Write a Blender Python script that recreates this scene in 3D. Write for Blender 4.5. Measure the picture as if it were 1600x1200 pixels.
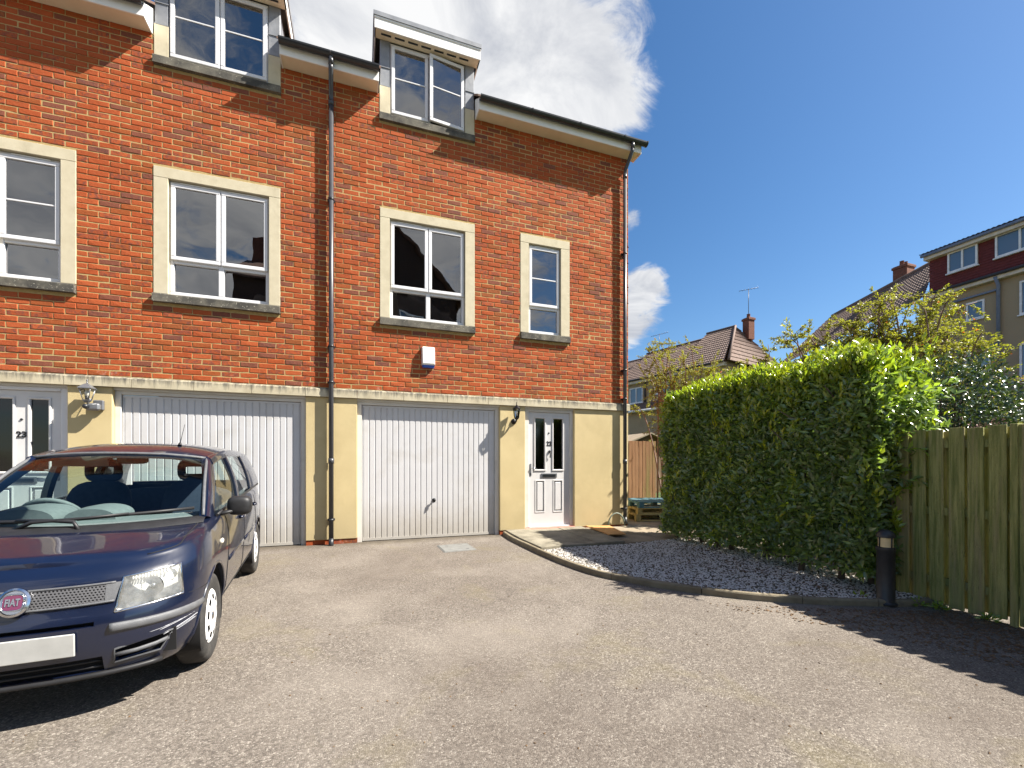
import bpy, bmesh, math, random
import numpy as np
from mathutils import Vector, Matrix

for o in list(bpy.data.objects):
    bpy.data.objects.remove(o)
S = bpy.context.scene
COL = S.collection
R = math.radians

# ------------------------------------------------------------ camera
CAM_D, EYE, YAW, FPX, HOR = 7.11, 1.207, 0.3335, 680.0, 725.8
cd = bpy.data.cameras.new('camera')
cam = bpy.data.objects.new('camera', cd)
COL.objects.link(cam)
cam.location = (0, -CAM_D, EYE)
cam.rotation_euler = (R(90), 0, -YAW)
cd.sensor_fit = 'HORIZONTAL'
cd.sensor_width = 36.0
cd.lens = FPX / 1600 * 36.0
cd.shift_y = -(600 - HOR) / 1600
cd.clip_start = 0.05
cd.clip_end = 3000
S.camera = cam

# ------------------------------------------------------------ light and view
SUN = Vector((2.25, -1.0, 2.6)).normalized()
sl = bpy.data.lights.new('sun', 'SUN')
sl.energy = 5.0
sl.angle = R(0.5)
sl.color = (1.0, 0.94, 0.84)
so = bpy.data.objects.new('sun', sl)
COL.objects.link(so)
so.rotation_euler = SUN.to_track_quat('Z', 'Y').to_euler()
so.location = (20, -10, 25)
S.cycles.max_bounces = 7
S.cycles.diffuse_bounces = 3
S.cycles.glossy_bounces = 4
S.cycles.transparent_max_bounces = 12
S.cycles.caustics_reflective = False
S.cycles.caustics_refractive = False
S.view_settings.view_transform = 'Standard'
S.view_settings.look = 'None'
S.view_settings.gamma = 1
S.view_settings.exposure = 1.45
S.view_settings.use_curve_mapping = False


class NT:
    """small node helper"""
    def __init__(s, nt):
        s.nt = nt
    def n(s, t, **kw):
        nd = s.nt.nodes.new(t)
        for k, v in kw.items():
            if k.startswith('i_'):
                key = k[2:]
                key = int(key) if key.isdigit() else key
                s.put(nd.inputs[key], v)
            else:
                setattr(nd, k, v)
        return nd
    def put(s, sock, v):
        if isinstance(v, bpy.types.NodeSocket):
            s.nt.links.new(v, sock)
        elif isinstance(v, bpy.types.Node):
            s.nt.links.new(v.outputs[0], sock)
        else:
            if sock.type == 'RGBA' and len(v) == 3:
                v = (*v, 1)
            sock.default_value = v
    def math(s, op, a, b=0.0, c=0.0, clamp=False):
        nd = s.nt.nodes.new('ShaderNodeMath')
        nd.operation = op
        nd.use_clamp = clamp
        for i, v in enumerate((a, b, c)):
            s.put(nd.inputs[i], v)
        return nd.outputs[0]
    def mix(s, f, a, b, mode='MIX'):
        nd = s.nt.nodes.new('ShaderNodeMix')
        nd.data_type = 'RGBA'
        nd.blend_type = mode
        s.put(nd.inputs[0], f)
        s.put(nd.inputs[6], a)
        s.put(nd.inputs[7], b)
        return nd.outputs[2]
    def ramp(s, f, stops, interp='LINEAR'):
        nd = s.nt.nodes.new('ShaderNodeValToRGB')
        nd.color_ramp.interpolation = interp
        els = nd.color_ramp.elements
        while len(els) < len(stops):
            els.new(0.5)
        for e, (p, c) in zip(els, stops):
            e.position = p
            e.color = (*c, 1) if len(c) == 3 else c
        s.put(nd.inputs[0], f)
        return nd.outputs[0]
    def vmath(s, op, a, b=None):
        nd = s.nt.nodes.new('ShaderNodeVectorMath')
        nd.operation = op
        s.put(nd.inputs[0], a)
        if b is not None:
            if op == 'SCALE':
                s.put(nd.inputs[3], b)
            else:
                s.put(nd.inputs[1], b)
        return nd.outputs['Value'] if op in ('DOT_PRODUCT', 'LENGTH') else nd.outputs[0]
    def noise(s, vec, scale, detail=4, rough=.55, dist=0.0):
        nd = s.n('ShaderNodeTexNoise', i_Scale=scale, i_Detail=detail, i_Roughness=rough, i_Distortion=dist)
        s.put(nd.inputs['Vector'], vec)
        return nd.outputs[0]


# ------------------------------------------------------------ world: blue sky with broken white cloud
W = bpy.data.worlds.new('World')
S.world = W
W.use_nodes = True
W.node_tree.nodes.clear()
w = NT(W.node_tree)
sky = w.n('ShaderNodeTexSky', sky_type='NISHITA', sun_disc=False)
sky.sun_elevation = math.asin(SUN.z)
sky.sun_rotation = math.atan2(SUN.x, SUN.y)
sky.altitude = 60
sky.air_density = 1.0
sky.dust_density = 0.6
sky.ozone_density = 2.2
skyc = w.n('ShaderNodeHueSaturation', i_Saturation=1.26, i_Value=1.0, i_Color=sky.outputs[0]).outputs[0]
dirv = w.n('ShaderNodeTexCoord').outputs['Generated']
dirn = w.vmath('NORMALIZE', dirv)
sep = w.n('ShaderNodeSeparateXYZ', i_0=dirn)


def px_dir(x, y):
    u, v = (x - 800) / FPX, (HOR - y) / FPX
    return Vector((u * math.cos(YAW) + math.sin(YAW), -u * math.sin(YAW) + math.cos(YAW), v)).normalized()


def blob(d, k):
    """1 towards direction d, falling off with sharpness k"""
    dot = w.vmath('DOT_PRODUCT', dirn, tuple(d))
    return w.math('POWER', w.math('MAXIMUM', dot, 0.0), k)


zc = w.math('ADD', w.math('MAXIMUM', sep.outputs[2], 0.0), 0.22)
plane = w.n('ShaderNodeCombineXYZ', i_0=w.math('DIVIDE', sep.outputs[0], zc), i_1=w.math('DIVIDE', sep.outputs[1], zc), i_2=0.3).outputs[0]
n1 = w.noise(plane, 2.3, 9, .6, .4)
n2 = w.noise(plane, 7.5, 10, .68, .8)
cov = w.math('ADD', w.math('MULTIPLY', n1, 1.0), w.math('MULTIPLY', n2, .62))
for d, k, a in ((px_dir(640, 45), 90, .30), (px_dir(780, 75), 80, .36), (px_dir(900, 115), 120, .33), (px_dir(990, 165), 300, .27), (px_dir(480, 30), 160, .22),
                (px_dir(1005, 445), 600, .44), (px_dir(983, 345), 1500, .42), (px_dir(978, 520), 900, .38),
                (Vector((-.35, -.82, .42)).normalized(), 5, .42), (Vector((.30, -.85, .43)).normalized(), 30, .2), (px_dir(1350, 200), 12, -.2)):
    cov = w.math('ADD', cov, w.math('MULTIPLY', blob(d, k), a))
mask = w.n('ShaderNodeMapRange', interpolation_type='SMOOTHSTEP', i_0=cov, i_1=.96, i_2=1.20).outputs[0]
hz = w.n('ShaderNodeMapRange', i_0=sep.outputs[2], i_1=0.0, i_2=.10).outputs[0]
mask = w.math('MULTIPLY', mask, w.math('MULTIPLY', hz, .97))
shade = w.n('ShaderNodeMapRange', i_0=w.noise(plane, 4.2, 7, .6, .6), i_1=.34, i_2=.62).outputs[0]
cloudc = w.mix(shade, (3.7, 3.85, 4.2), (6.3, 6.3, 6.3))
final = w.mix(mask, skyc, cloudc)
bg = w.n('ShaderNodeBackground', i_0=final, i_1=0.058)
w.nt.links.new(bg.outputs[0], w.n('ShaderNodeOutputWorld').inputs[0])


# ------------------------------------------------------------ materials
MATS = {}


def new_mat(name):
    m = bpy.data.materials.new(name)
    m.use_nodes = True
    m.node_tree.nodes.clear()
    MATS[name] = m
    h = NT(m.node_tree)
    out = h.n('ShaderNodeOutputMaterial')
    return m, h, out


def pos(h):
    return h.n('ShaderNodeNewGeometry').outputs['Position']


def simple(name, col, rough=.6, col2=None, scale=6.0, detail=5, contrast=(.3, .7), bump=0.0, bscale=80.0, metal=0.0, coat=0.0, spec=.5,
           stain=None, sscale=1.5, srange=(.55, .75), speck=None, stretch=None, grime=None):
    """principled surface with two-tone noise, optional stain colour, optional relief"""
    m, h, out = new_mat(name)
    p = pos(h)
    if stretch:
        p = h.vmath('MULTIPLY', p, stretch)
    c = col
    if col2 is None:
        col2 = tuple(min(1, x * 1.18) for x in col)
        c = tuple(x * .86 for x in col)
    f = h.n('ShaderNodeMapRange', i_0=h.noise(p, scale, detail), i_1=contrast[0], i_2=contrast[1]).outputs[0]
    cc = h.mix(f, c, col2)
    if stain:
        sf = h.n('ShaderNodeMapRange', i_0=h.noise(p, sscale, 6, .65, .3), i_1=srange[0], i_2=srange[1]).outputs[0]
        cc = h.mix(sf, cc, stain)
    if speck:
        sp = h.n('ShaderNodeMapRange', i_0=h.noise(p, speck[1], 2, .5), i_1=speck[2], i_2=speck[3]).outputs[0]
        cc = h.mix(sp, cc, speck[0])
    if grime:      # splash dirt thrown up from the ground
        gzz = h.n('ShaderNodeSeparateXYZ', i_0=pos(h)).outputs[2]
        gn = h.math('MULTIPLY', h.noise(h.vmath('MULTIPLY', pos(h), (3.0, 3.0, .8)), 3.0, 7, .7), grime[3])
        gf = h.n('ShaderNodeMapRange', i_0=h.math('SUBTRACT', gzz, gn), i_1=grime[2], i_2=grime[1]).outputs[0]
        cc = h.mix(h.math('MULTIPLY', gf, grime[4]), cc, grime[0])
    b = h.n('ShaderNodeBsdfPrincipled', i_2=rough, i_1=metal)
    h.put(b.inputs['Base Color'], cc)
    b.inputs['Coat Weight'].default_value = coat
    b.inputs['Coat Roughness'].default_value = .04
    b.inputs['Specular IOR Level'].default_value = spec
    if bump:
        bn = h.n('ShaderNodeBump', i_Strength=bump, i_Distance=.01, i_Height=h.noise(p, bscale, 4, .6))
        h.put(b.inputs['Normal'], bn.outputs[0])
    h.nt.links.new(b.outputs[0], out.inputs[0])
    return m


# ------------------------------------------------------------ mesh builder
class MB:
    def __init__(s):
        s.v, s.f, s.sm = [], [], []
    def add(s, vs, fs, smooth=False):
        o = len(s.v)
        s.v += [tuple(p) for p in vs]
        for f in fs:
            s.f.append([i + o for i in f])
            s.sm.append(smooth)
        return s
    def box(s, x0, x1, y0, y1, z0, z1, ch=0.0):
        """box, chamfered by ch if given"""
        if x1 < x0: x0, x1 = x1, x0
        if y1 < y0: y0, y1 = y1, y0
        if z1 < z0: z0, z1 = z1, z0
        if ch <= 0:
            vs = [(x, y, z) for x in (x0, x1) for y in (y0, y1) for z in (z0, z1)]
            return s.add(vs, [(0, 1, 3, 2), (4, 6, 7, 5), (0, 4, 5, 1), (2, 3, 7, 6), (0, 2, 6, 4), (1, 5, 7, 3)])
        c = min(ch, (x1 - x0) * .45, (y1 - y0) * .45, (z1 - z0) * .45)
        bm = bmesh.new()
        pts = []
        for sx, X in ((1, x0), (-1, x1)):
            for sy, Y in ((1, y0), (-1, y1)):
                for sz, Z in ((1, z0), (-1, z1)):
                    pts += [(X, Y + sy * c, Z + sz * c), (X + sx * c, Y, Z + sz * c), (X + sx * c, Y + sy * c, Z)]
        for p in pts:
            bm.verts.new(p)
        bmesh.ops.convex_hull(bm, input=bm.verts)
        bmesh.ops.dissolve_limit(bm, angle_limit=.01, verts=bm.verts, edges=bm.edges)
        bm.verts.index_update()
        s.add([v.co[:] for v in bm.verts], [[v.index for v in f.verts] for f in bm.faces])
        bm.free()
        return s
    def hull(s, pts):
        bm = bmesh.new()
        for p in pts:
            bm.verts.new(p)
        bmesh.ops.convex_hull(bm, input=bm.verts)
        bm.verts.index_update()
        s.add([v.co[:] for v in bm.verts], [[v.index for v in f.verts] for f in bm.faces])
        bm.free()
        return s
    def tube(s, pts, r, n=10, cap=True, smooth=True, flat=None):
        """tube along a polyline; r a number or list; flat=(a,b) gives an elliptical section"""
        pts = [Vector(p) for p in pts]
        rs = r if isinstance(r, (list, tuple)) else [r] * len(pts)
        o = len(s.v)
        up = None
        for i, p in enumerate(pts):
            d = (pts[min(i + 1, len(pts) - 1)] - pts[max(i - 1, 0)]).normalized()
            if up is None:
                up = d.orthogonal().normalized() if abs(d.z) > .99 else Vector((0, 0, 1))
            a = d.cross(up)
            if a.length < 1e-4:
                a = d.orthogonal()
            a.normalize()
            b = a.cross(d).normalized()
            up = b
            for k in range(n):
                t = 2 * math.pi * k / n
                fa, fb = flat or (1, 1)
                s.v.append(tuple(p + a * math.cos(t) * rs[i] * fa + b * math.sin(t) * rs[i] * fb))
        for i in range(len(pts) - 1):
            for k in range(n):
                k2 = (k + 1) % n
                s.f.append([o + i * n + k, o + i * n + k2, o + (i + 1) * n + k2, o + (i + 1) * n + k])
                s.sm.append(smooth)
        if cap:
            s.f.append([o + k for k in range(n)][::-1]); s.sm.append(False)
            s.f.append([o + (len(pts) - 1) * n + k for k in range(n)]); s.sm.append(False)
        return s
    def lathe(s, prof, c, axis='z', n=24, smooth=True):
        """revolve [(r, h), ...] about an axis through c"""
        o = len(s.v)
        for r, hh in prof:
            for k in range(n):
                t = 2 * math.pi * k / n
                a, b = r * math.cos(t), r * math.sin(t)
                q = {'z': (a, b, hh), 'y': (a, hh, b), 'x': (hh, a, b)}[axis]
                s.v.append((c[0] + q[0], c[1] + q[1], c[2] + q[2]))
        for i in range(len(prof) - 1):
            for k in range(n):
                k2 = (k + 1) % n
                s.f.append([o + i * n + k, o + i * n + k2, o + (i + 1) * n + k2, o + (i + 1) * n + k])
                s.sm.append(smooth)
        return s
    def grid(s, P, smooth=True, flip=False):
        """P[i][j] points"""
        o = len(s.v)
        n, m = len(P), len(P[0])
        for row in P:
            s.v += [tuple(p) for p in row]
        for i in range(n - 1):
            for j in range(m - 1):
                f = [o + i * m + j, o + i * m + j + 1, o + (i + 1) * m + j + 1, o + (i + 1) * m + j]
                s.f.append(f[::-1] if flip else f)
                s.sm.append(smooth)
        return s
    def prism(s, poly, ax, a0, a1):
        """extrude polygon along axis ax (0,1,2) from a0 to a1; poly holds the other two coordinates in order"""
        def mk(p, a):
            q = list(p)
            q.insert(ax, a)
            return q
        n = len(poly)
        vs = [mk(p, a0) for p in poly] + [mk(p, a1) for p in poly]
        fs = [list(range(n))[::-1], [n + i for i in range(n)]] + [[i, (i + 1) % n, n + (i + 1) % n, n + i] for i in range(n)]
        return s.add(vs, fs)
    def mesh(s, name, off=(0, 0, 0), fixn=True, sharp=None):
        me = bpy.data.meshes.new(name)
        vs = s.v
        if any(off):
            vs = [(a - off[0], b - off[1], c - off[2]) for a, b, c in vs]
        me.from_pydata(vs, [], s.f)
        if fixn:
            bm = bmesh.new()
            bm.from_mesh(me)
            bmesh.ops.recalc_face_normals(bm, faces=bm.faces)
            bm.to_mesh(me)
            bm.free()
        me.polygons.foreach_set('use_smooth', s.sm)
        if sharp:
            me.set_sharp_from_angle(angle=R(sharp))
        me.update()
        return me
    def build(s, name, mat, parent=None, local=False, fixn=True, sharp=None):
        off = (0, 0, 0)
        q = parent
        while q is not None and not local:
            off = tuple(a + b for a, b in zip(off, q.location))
            q = q.parent
        me = s.mesh(name, off, fixn, sharp)
        return link(name, me, mat, parent)


def link(name, me, mat, parent=None, loc=None):
    o = bpy.data.objects.new(name, me)
    if mat is not None and me is not None and len(me.materials) == 0:
        me.materials.append(mat if not isinstance(mat, str) else MATS[mat])
    COL.objects.link(o)
    if parent is not None:
        o.parent = parent
    if loc is not None:
        o.location = loc
    return o


def empty(name, loc, rot=(0, 0, 0)):
    o = bpy.data.objects.new(name, None)
    o.empty_display_size = .2
    o.location = loc
    o.rotation_euler = rot
    COL.objects.link(o)
    return o


def tag(o, label=None, cat=None, group=None, kind=None):
    for k, v in (('label', label), ('category', cat), ('group', group), ('kind', kind)):
        if v:
            o[k] = v
    return o


def copy_tree(o, parent=None):
    c = o.copy()
    COL.objects.link(c)
    c.parent = parent
    for ch in o.children:
        copy_tree(ch, c)
    return c


def text_mesh(body, size, depth, name='lettering', bold=0.0):
    cu = bpy.data.curves.new(name, 'FONT')
    cu.body = body
    cu.size = size
    cu.extrude = depth
    cu.offset = bold
    cu.align_x = 'CENTER'
    cu.align_y = 'CENTER'
    ob = bpy.data.objects.new(name, cu)
    COL.objects.link(ob)
    dg = bpy.context.evaluated_depsgraph_get()
    dg.update()
    me = bpy.data.meshes.new_from_object(ob.evaluated_get(dg))
    bpy.data.objects.remove(ob)
    return me


SLOPE = .028
def gz(y):
    """height of the drive at depth y"""
    return SLOPE * y if y < 0 else 0.0

# ------------------------------------------------------------ the materials of this place
BW, BH, Z0B = .2285, .07625, 2.364   # brick pitch, course height, foot of the brickwork


def brick_mat():
    m, h, out = new_mat('brick')
    p = pos(h)
    sp = h.n('ShaderNodeSeparateXYZ', i_0=p)
    row = h.math('FLOOR', h.math('DIVIDE', h.math('SUBTRACT', sp.outputs[2], Z0B), BH))
    off = h.math('MULTIPLY', h.math('MODULO', h.math('ADD', row, 100.0), 2.0), .5)
    colm = h.math('FLOOR', h.math('ADD', h.math('DIVIDE', h.math('SUBTRACT', sp.outputs[0], .085), BW), off))
    wn = h.n('ShaderNodeTexWhiteNoise', noise_dimensions='3D')
    h.put(wn.inputs[0], h.n('ShaderNodeCombineXYZ', i_0=colm, i_1=row, i_2=3.0).outputs[0])
    rnd = wn.outputs[0]
    rs = h.n('ShaderNodeSeparateXYZ', i_0=wn.outputs[1])
    base = h.ramp(rnd, [(0, (.40, .080, .020)), (.2, (.44, .096, .027)), (.38, (.37, .076, .020)), (.55, (.42, .088, .024)), (.70, (.34, .084, .020)),
                        (.83, (.29, .085, .024)), (.89, (.21, .070, .042)), (1, (.135, .052, .046))], 'CONSTANT')
    mott = h.n('ShaderNodeMapRange', i_0=h.noise(p, 22, 4, .6, .4), i_1=.42, i_2=.66).outputs[0]
    gate = h.math('GREATER_THAN', rs.outputs[1], .68)
    base = h.mix(h.math('MULTIPLY', h.math('MULTIPLY', mott, gate), .8), base, (.115, .05, .045))
    pink = h.n('ShaderNodeMapRange', i_0=h.noise(p, 35, 3, .6), i_1=.55, i_2=.75).outputs[0]
    base = h.mix(h.math('MULTIPLY', pink, .18), base, (.60, .26, .15))
    fine = h.n('ShaderNodeMapRange', i_0=h.noise(p, 160, 4, .7), i_1=.3, i_2=.72).outputs[0]
    base = h.mix(h.math('MULTIPLY', h.math('SUBTRACT', 1.0, fine), .3), base, (.13, .03, .014))
    big = h.n('ShaderNodeMapRange', i_0=h.noise(p, .9, 4, .6), i_1=.35, i_2=.7).outputs[0]
    base = h.mix(h.math('MULTIPLY', big, .13), base, (.25, .08, .05))
    # pale bloom on a few courses over the string course
    low = h.n('ShaderNodeMapRange', i_0=sp.outputs[2], i_1=2.62, i_2=2.38).outputs[0]
    eff = h.n('ShaderNodeMapRange', i_0=h.noise(p, 9, 4, .7), i_1=.58, i_2=.72).outputs[0]
    base = h.mix(h.math('MULTIPLY', h.math('MULTIPLY', low, eff), .5), base, (.55, .33, .28))
    b = h.n('ShaderNodeBsdfPrincipled', i_2=.9)
    b.inputs['Specular IOR Level'].default_value = .25
    h.put(b.inputs['Base Color'], base)
    hh = h.math('ADD', h.noise(p, 120, 5, .65), h.math('MULTIPLY', h.noise(p, 30, 3, .6, .5), 1.2))
    bn = h.n('ShaderNodeBump', i_Strength=.5, i_Distance=.005, i_Height=hh)
    h.put(b.inputs['Normal'], bn.outputs[0])
    h.nt.links.new(b.outputs[0], out.inputs[0])


brick_mat()
simple('mortar', (.37, .26, .105), .95, (.47, .345, .155), 30, bump=.3, bscale=200, stain=(.28, .20, .085), sscale=2.2)
simple('render_cream', (.54, .43, .225), .92, (.60, .485, .26), 2.5, bump=.35, bscale=260, stain=(.46, .365, .19), sscale=1.1, srange=(.5, .8), grime=((.32, .265, .16), .0, .55, .35, .35))
simple('stone', (.50, .44, .31), .9, (.58, .52, .38), 7, bump=.25, bscale=150, stain=(.40, .35, .24), sscale=3, srange=(.55, .85))
simple('stone_weathered', (.055, .052, .046), .95, (.22, .20, .155), 5.5, 8, (.38, .80), bump=.4, bscale=140, speck=((.5, .47, .38), 60, .64, .75))
simple('upvc', (.66, .66, .68), .32, (.70, .70, .72), 4, spec=.5)
simple('fascia_white', (.80, .79, .77), .45, (.84, .835, .82), 5, stain=(.70, .66, .60), sscale=4, srange=(.6, .9))
simple('soffit', (.72, .62, .46), .7, (.78, .69, .53), 5)
simple('frame_timber', (.60, .575, .53), .6, (.66, .64, .60), 4, stain=(.50, .46, .40), sscale=3, srange=(.55, .85))
simple('garage_white', (.55, .545, .55), .42, (.60, .595, .60), 2.0, stain=(.48, .46, .435), sscale=2.0, srange=(.5, .8), bump=.05, bscale=5, grime=((.33, .29, .22), -.05, .5, .35, .55))
simple('door_white', (.60, .59, .585), .4, (.65, .64, .635), 5, bump=.08, bscale=120)
simple('black_plastic', (.018, .02, .024), .38, (.026, .028, .033), 10)
simple('pipe_grey', (.045, .047, .055), .34, (.06, .062, .07), 8, stain=(.09, .085, .08), sscale=5, srange=(.6, .85))
simple('lead', (.20, .21, .23), .55, (.30, .31, .33), 6, metal=.35, stain=(.42, .42, .42), sscale=5)
simple('alarm_white', (.78, .77, .72), .45)
simple('alarm_blue', (.01, .09, .42), .3)
simple('dark_metal', (.02, .02, .022), .35, metal=.6)
simple('grey_metal', (.16, .165, .18), .4, (.22, .225, .24), 12, metal=.5)
simple('chrome', (.62, .62, .62), .12, metal=1.0)
simple('steel_dark', (.05, .055, .06), .3, metal=.7)
simple('threshold_pink', (.55, .22, .17), .8)
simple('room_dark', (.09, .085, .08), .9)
simple('room_light', (.32, .30, .27), .9)
simple('curtain', (.72, .69, .62), .95, scale=3)
simple('card_cream', (.75, .68, .42), .8)
simple('roof_tile', (.13, .075, .055), .85, (.20, .12, .09), 9, stain=(.10, .09, .06), sscale=3)
simple('slab', (.20, .178, .13), .95, (.29, .262, .20), 4.5, 8, bump=.5, bscale=170, stain=(.12, .105, .075), sscale=2.4, srange=(.45, .7), speck=((.5, .47, .4), 110, .66, .75))
simple('path_concrete', (.24, .19, .13), .95, (.34, .28, .2), 4.5, 8, bump=.6, bscale=120, stain=(.13, .105, .07), sscale=2.0, srange=(.45, .7), speck=((.44, .41, .36), 90, .64, .72))
simple('kerb', (.16, .13, .085), .95, (.26, .22, .15), 7, 7, bump=.5, bscale=150, stain=(.12, .105, .07), sscale=4)
simple('cover_grey', (.150, .150, .140), .85, (.20, .20, .19), 9, bump=.4, bscale=200, stain=(.11, .10, .085), sscale=6)
simple('plywood', (.46, .22, .07), .75, (.58, .31, .12), 3.5, 6, stretch=(9, 1, 1), bump=.15, bscale=60, stain=(.32, .15, .06), sscale=1.2)
simple('fence_green', (.185, .20, .050), .92, (.42, .385, .135), 5.0, 8, (.36, .66), stretch=(3, 9, .45), bump=.8, bscale=60, stain=(.37, .285, .15), sscale=1.3, srange=(.48, .70), speck=((.05, .05, .025), 26, .66, .74))
simple('fence_brown', (.19, .095, .042), .9, (.30, .165, .08), 4.0, 7, stretch=(6, 3, .5), bump=.4, bscale=60, stain=(.15, .16, .04), sscale=.9, srange=(.52, .75))
simple('pallet_wood', (.33, .25, .09), .9, (.44, .34, .15), 5, stretch=(1, 4, 4), bump=.4, bscale=70, stain=(.2, .16, .07), sscale=3)
simple('pallet_blue', (.06, .145, .18), .85, (.10, .20, .235), 6, bump=.4, bscale=70, stain=(.36, .30, .2), sscale=5, srange=(.6, .8))
simple('bollard_black', (.018, .018, .02), .45, (.028, .028, .03), 12)
simple('bollard_lens', (.62, .48, .26), .25)
simple('hose', (.16, .19, .15), .5)
simple('earth', (.075, .06, .04), .98, (.13, .105, .07), 3, 8, bump=.8, bscale=40)
simple('garden_grass', (.05, .085, .02), .95, (.085, .12, .035), 1.2, 8, bump=.8, bscale=40)
simple('bark', (.085, .06, .042), .95, (.15, .115, .085), 18, bump=.8, bscale=90)
simple('twig', (.16, .10, .085), .9, (.26, .18, .15), 14)
simple('pebbledash', (.33, .255, .16), .98, (.43, .34, .225), 70, 3, (.35, .65), bump=1.0, bscale=110, stain=(.28, .215, .14), sscale=.9)
simple('tile_maroon', (.115, .018, .016), .75, (.155, .028, .024), 6)
simple('tile_brown', (.125, .082, .066), .85, (.22, .155, .125), 5, stain=(.13, .085, .06), sscale=.8)
simple('tile_dark', (.035, .035, .042), .7)
simple('chimney_brick', (.13, .052, .036), .95, (.20, .085, .055), 9, bump=.5, bscale=40)
simple('far_white', (.74, .74, .75), .4)
simple('far_fascia', (.62, .55, .45), .6)
simple('far_pipe', (.16, .20, .30), .5)
simple('antenna', (.10, .10, .11), .4, metal=.5)
simple('pebble', (.36, .335, .305), .8, (.70, .665, .62), 40, 2, (.35, .65))
simple('litter', (.10, .058, .030), .95, (.19, .12, .06), 40)
simple('flower_pink', (.62, .40, .42), .8, (.74, .55, .55), 30)
simple('shed_wood', (.17, .115, .065), .9)
simple('felt', (.24, .21, .15), .95)


def tarmac_mat():
    m, h, out = new_mat('tarmac')
    p = pos(h)
    g = h.n('ShaderNodeTexVoronoi', feature='F1', i_Scale=115.0)
    h.put(g.inputs['Vector'], p)
    gr = h.n('ShaderNodeSeparateXYZ', i_0=g.outputs['Color'])
    chip = h.ramp(gr.outputs[0], [(0, (.075, .064, .055)), (.2, (.125, .106, .089)), (.55, (.195, .168, .142)), (.85, (.265, .232, .196)), (1, (.42, .38, .325))])
    ve = h.n('ShaderNodeTexVoronoi', feature='DISTANCE_TO_EDGE', i_Scale=115.0)
    h.put(ve.inputs['Vector'], p)
    gap = h.n('ShaderNodeMapRange', i_0=ve.outputs[0], i_1=.10, i_2=.02).outputs[0]
    chip = h.mix(h.math('MULTIPLY', gap, .55), chip, (.055, .046, .040))
    f2 = h.n('ShaderNodeMapRange', i_0=h.noise(p, 60, 4, .6), i_1=.35, i_2=.65).outputs[0]
    chip = h.mix(.25, chip, h.mix(f2, (.10, .083, .069), (.245, .212, .178)))
    big = h.n('ShaderNodeMapRange', i_0=h.noise(p, .42, 7, .66, .5), i_1=.44, i_2=.64).outputs[0]
    c = h.mix(h.math('MULTIPLY', big, .45), chip, (.115, .092, .074))
    mid = h.n('ShaderNodeMapRange', i_0=h.noise(h.vmath('ADD', p, (3, 11, 0)), 1.6, 6, .65, .4), i_1=.50, i_2=.68).outputs[0]
    c = h.mix(h.math('MULTIPLY', mid, .28), c, (.105, .086, .072))
    pale = h.n('ShaderNodeMapRange', i_0=h.noise(h.vmath('ADD', p, (7, 3, 0)), .8, 5, .6, .3), i_1=.5, i_2=.70).outputs[0]
    c = h.mix(h.math('MULTIPLY', pale, .40), c, (.30, .265, .225))
    moss = h.n('ShaderNodeMapRange', i_0=h.noise(h.vmath('ADD', p, (1.5, 9, 0)), 1.0, 7, .68, .4), i_1=.54, i_2=.70).outputs[0]
    c = h.mix(h.math('MULTIPLY', moss, .26), c, (.215, .185, .075))
    # grime where the drive meets the house
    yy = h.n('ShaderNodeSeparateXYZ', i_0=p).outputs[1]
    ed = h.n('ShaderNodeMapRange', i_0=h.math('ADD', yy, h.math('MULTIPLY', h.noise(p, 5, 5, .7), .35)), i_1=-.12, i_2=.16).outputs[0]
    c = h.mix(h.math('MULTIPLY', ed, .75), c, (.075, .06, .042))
    # oily dark scuffs
    sc = h.n('ShaderNodeMapRange', i_0=h.noise(h.vmath('MULTIPLY', p, (1.2, .6, 1)), 2.3, 7, .7, .8), i_1=.60, i_2=.74).outputs[0]
    c = h.mix(h.math('MULTIPLY', sc, .4), c, (.055, .047, .042))
    b = h.n('ShaderNodeBsdfPrincipled', i_2=.92)
    b.inputs['Specular IOR Level'].default_value = .3
    h.put(b.inputs['Base Color'], c)
    hh = h.math('ADD', h.math('MULTIPLY', h.math('SUBTRACT', 1.0, g.outputs[0]), .7), h.noise(p, 300, 3, .6))
    h.put(b.inputs['Normal'], h.n('ShaderNodeBump', i_Strength=.8, i_Distance=.006, i_Height=hh).outputs[0])
    h.nt.links.new(b.outputs[0], out.inputs[0])


tarmac_mat()


def glass_mat(name, tint, ior=1.75, wave=.0, rough=0.0):
    m, h, out = new_mat(name)
    fr = h.n('ShaderNodeFresnel', i_0=ior)
    gl = h.n('ShaderNodeBsdfGlossy', i_0=(1, 1, 1), i_1=rough)
    tr = h.n('ShaderNodeBsdfTransparent', i_0=tint)
    if wave:
        bn = h.n('ShaderNodeBump', i_Strength=wave, i_Distance=.02, i_Height=h.noise(pos(h), 2.6, 1, .4))
        h.put(gl.inputs['Normal'], bn.outputs[0])
    mx = h.n('ShaderNodeMixShader', i_0=fr.outputs[0])
    h.nt.links.new(tr.outputs[0], mx.inputs[1])
    h.nt.links.new(gl.outputs[0], mx.inputs[2])
    h.nt.links.new(mx.outputs[0], out.inputs[0])


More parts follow.
